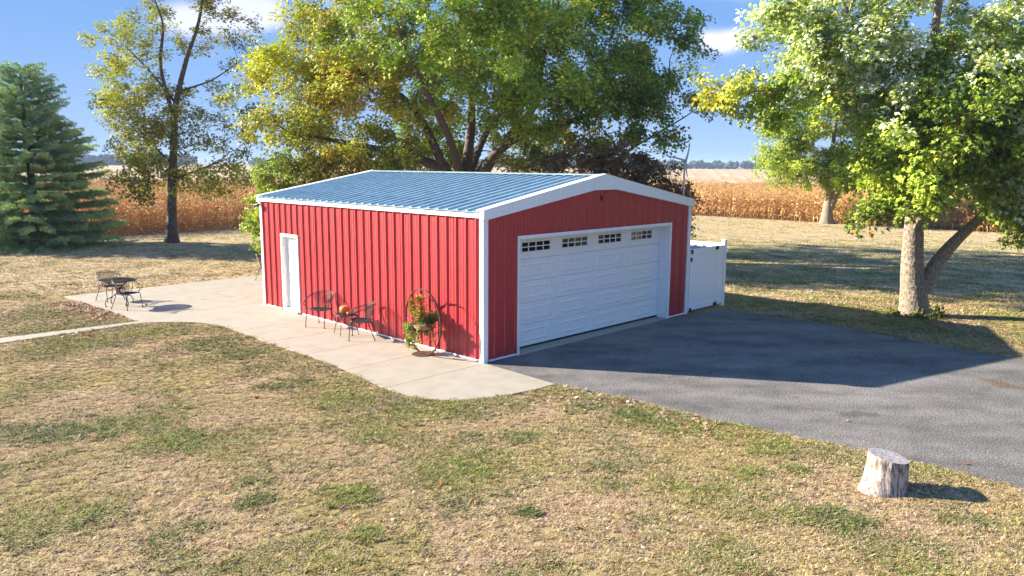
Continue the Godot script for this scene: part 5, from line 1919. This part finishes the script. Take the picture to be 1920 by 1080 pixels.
func make_grass() -> void:
	var r := RandomNumberGenerator.new()
	r.seed = 151
	var bufs := [Buf.new(), Buf.new(), Buf.new()]   # dry near, green near, far
	var sow := func(z0: float, z1: float, density: float, far: bool) -> void:
		var zz := z0
		var dz := 0.5
		while zz > z1:
			var w := -zz * 0.74 + 1.2
			var n := int(2.0 * w * dz * density)
			for i in n:
				var x := r.randf_range(-w, w)
				var z := zz - r.randf() * dz
				var rel := Vector3(x, 0, z) - A
				if rel.dot(gu) > 45.2 or rel.dot(gv) > 34.0:
					continue
				if not outside_paving(x + r.randf_range(-0.07, 0.07), z + r.randf_range(-0.07, 0.07)):
					continue
				var g := greenness(x, z)
				var is_green := r.randf() < g * 1.15 - 0.05
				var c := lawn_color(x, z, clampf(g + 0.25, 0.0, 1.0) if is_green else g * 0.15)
				var bare := nz2.get_noise_2d(x * 3.1 + 500.0, z * 3.1)
				if g < 0.3 and bare > 0.16 and r.randf() < 0.75:
					continue
				var k := r.randf_range(0.62, 1.32)
				c = Color(c.r * k, c.g * k * r.randf_range(0.93, 1.07), c.b * k * r.randf_range(0.8, 1.2))
				if r.randf() < 0.12:
					c = c.lerp(Color(0.13, 0.085, 0.05), 0.75)       # dead thatch
				if r.randf() < 0.10:
					c = c.lerp(Color(0.62, 0.50, 0.33), 0.7)
				var sc := r.randf_range(0.7, 1.25) * (1.0 + 0.3 * g)
				var b := Basis(Vector3.UP, r.randf() * TAU).scaled(Vector3(sc, sc * (0.8 + 0.3 * g), sc))
				var kind := 2 if far else (1 if is_green else 0)
				bufs[kind].push(b, Vector3(x, -0.004, z), c)
			zz -= dz
	sow.call(-5.6, -13.0, 1050.0, false)
	sow.call(-13.0, -21.0, 520.0, false)
	sow.call(-21.0, -36.0, 70.0, true)
	sow.call(-36.0, -62.0, 22.0, true)
	var f := Node3D.new()
	f.name = numbered("grass")
	add_child(f, true)
	tag(f, "short mown grass blades over the whole lawn, mostly dry straw", "grass")
	f.set_meta("kind", "stuff")
	copies("dry_blades", tuft(10, 0.040, 0.0036, 0.032, 1.1, 1), bufs[0], f)
	copies("green_blades", tuft(10, 0.044, 0.0036, 0.032, 0.95, 2), bufs[1], f)
	copies("far_blades", tuft(12, 0.052, 0.006, 0.11, 1.0, 3), bufs[2], f)


func fallen_leaf_mesh(seed_: int) -> ArrayMesh:
	var r := RandomNumberGenerator.new()
	r.seed = seed_
	var m := Mesher.new()
	m.with_col = true
	# five-lobed leaf, curled up at its edges
	var tips := []
	var lobes := [[-2.3, 0.55], [-1.75, 0.32], [-1.25, 0.85], [-0.62, 0.42], [0.0, 1.0], [0.62, 0.42], [1.25, 0.85], [1.75, 0.32], [2.3, 0.55]]
	for e in lobes:
		var rr: float = e[1]
		tips.append(Vector3(sin(e[0]) * rr, 0.35 * rr * rr * r.randf_range(0.3, 1.2), -cos(e[0]) * rr))
	for i in tips.size() - 1:
		var k := r.randf_range(0.8, 1.15)
		m.col = Color(k, k, k)
		m.tri(Vector3(0, 0.03, 0.15), tips[i], tips[i + 1])
	m.tube(PackedVector3Array([Vector3(0, 0.03, 0.15), Vector3(0.05, 0.1, 0.55), Vector3(0.02, 0.05, 0.9)]), PackedFloat32Array([0.02, 0.016, 0.012]), 3, false)
	return m.mesh(M.litter)


func make_litter() -> void:
	var r := RandomNumberGenerator.new()
	r.seed = 171
	var shapes := [fallen_leaf_mesh(1), fallen_leaf_mesh(2), fallen_leaf_mesh(3)]
	# the bright ones that can be picked out on the front lawn
	var spots := [[-1.72, -11.51, 0.13], [-0.9, -9.3, 0.10], [-5.04, -10.74, 0.11], [-4.29, -11.16, 0.11], [-5.26, -11.57, 0.10], [-1.09, -10.21, 0.08], [2.34, -7.82, 0.09], [4.36, -7.96, 0.08], [-1.73, -9.62, 0.07], [-1.64, -10.08, 0.07], [1.21, -9.55, 0.09], [6.28, -10.11, 0.11], [0.23, -11.78, 0.10], [-0.91, -11.1, 0.08], [5.69, -8.6, 0.08], [1.02, -9.81, 0.07], [1.37, -7.93, 0.07], [-0.19, -9.44, 0.07], [-4.72, -9.37, 0.07], [-1.93, -8.22, 0.08]]
	for e in spots:
		var o := MeshInstance3D.new()
		var m: Mesh = shapes[r.randi() % 3].duplicate()
		var lm: StandardMaterial3D = M.litter.duplicate()
		lm.albedo_color = lin(r.randf_range(0.30, 0.42), r.randf_range(0.055, 0.12), 0.03)
		m.surface_set_material(0, lm)
		o.mesh = m
		hang("fallen_leaf", o, null)
		var on_drive: bool = e[0] > 6.0
		o.position = Vector3(e[0], 0.026 if on_drive else 0.035, e[1])
		o.rotation = Vector3(r.randf_range(-0.3, 0.3), r.randf() * TAU, r.randf_range(-0.3, 0.3))
		o.scale = Vector3.ONE * e[2] * 0.68
		if on_drive:
			tag(o, "single rust-red fallen leaf lying on the asphalt near the stump", "leaf")
		else:
			tag(o, "curled rust-red fallen maple leaf on the front lawn", "leaf", "red fallen leaves on the front lawn")
	# the rest: dry leaf litter scattered and drifted along edges
	var bufs := [Buf.new(), Buf.new(), Buf.new()]
	var drop := func(x: float, z: float, sz: float) -> void:
		var col: Color = [Color(0.34, 0.14, 0.06), Color(0.42, 0.22, 0.11), Color(0.52, 0.36, 0.21), Color(0.36, 0.08, 0.04), Color(0.58, 0.50, 0.38)][r.randi() % 5]
		var y := 0.03
		var b := Basis.from_euler(Vector3(r.randf_range(-0.5, 0.5), r.randf() * TAU, r.randf_range(-0.5, 0.5))) * sz
		bufs[r.randi() % 3].push(b, Vector3(x, y, z), col * r.randf_range(0.7, 1.2))
	for i in 420:
		var x := r.randf_range(-10, 9)
		var z := r.randf_range(-18, -6.5)
		if outside_paving(x, z):
			drop.call(x, z, r.randf_range(0.02, 0.045))
	for e in [[-10.8, -20.2, 0.35, 120], [-11.6, -20.95, 0.38, 220], [-12.5, -21.7, 0.4, 160], [-11.6, -20.0, 0.9, 120], [1.9, -12.9, 0.55, 110], [3.0, -11.75, 0.4, 70], [-11.9, -26.2, 1.4, 160], [-9.9, -28.2, 1.4, 160], [-14.2, -24.6, 1.2, 140], [-13.5, -27.5, 2.5, 160], [11.2, -20.0, 1.0, 120], [-21, -33.5, 2.2, 300], [-10.5, -17.9, 0.7, 60], [0.8, -13.4, 0.5, 40], [-1.0, -12.6, 0.9, 30], [9.0, -24.0, 5.0, 260]]:
		for i in e[3]:
			var x: float = e[0] + r.randfn() * e[2]
			var z: float = e[1] + r.randfn() * e[2] * 0.7
			if outside_paving(x, z):
				drop.call(x, z, r.randf_range(0.035, 0.08))
	# pale bits on the asphalt
	for e in [[3.3, -17.2], [3.9, -18.4], [4.6, -18.2], [2.2, -16.3], [6.4, -17.4], [6.9, -17.6], [5.0, -13.2], [5.4, -11.9], [8.2, -15.3], [9.1, -17.0], [3.0, -14.4], [7.6, -18.8], [2.6, -17.4], [4.3, -16.0]]:
		drop.call(e[0], e[1], 0.05)
	var f := Node3D.new()
	f.name = numbered("leaf_litter")
	add_child(f, true)
	tag(f, "small dry brown leaves scattered over the lawn and drifted along its edges", "leaf litter")
	f.set_meta("kind", "stuff")
	for k in 3:
		copies("leaves", shapes[k], bufs[k], f)
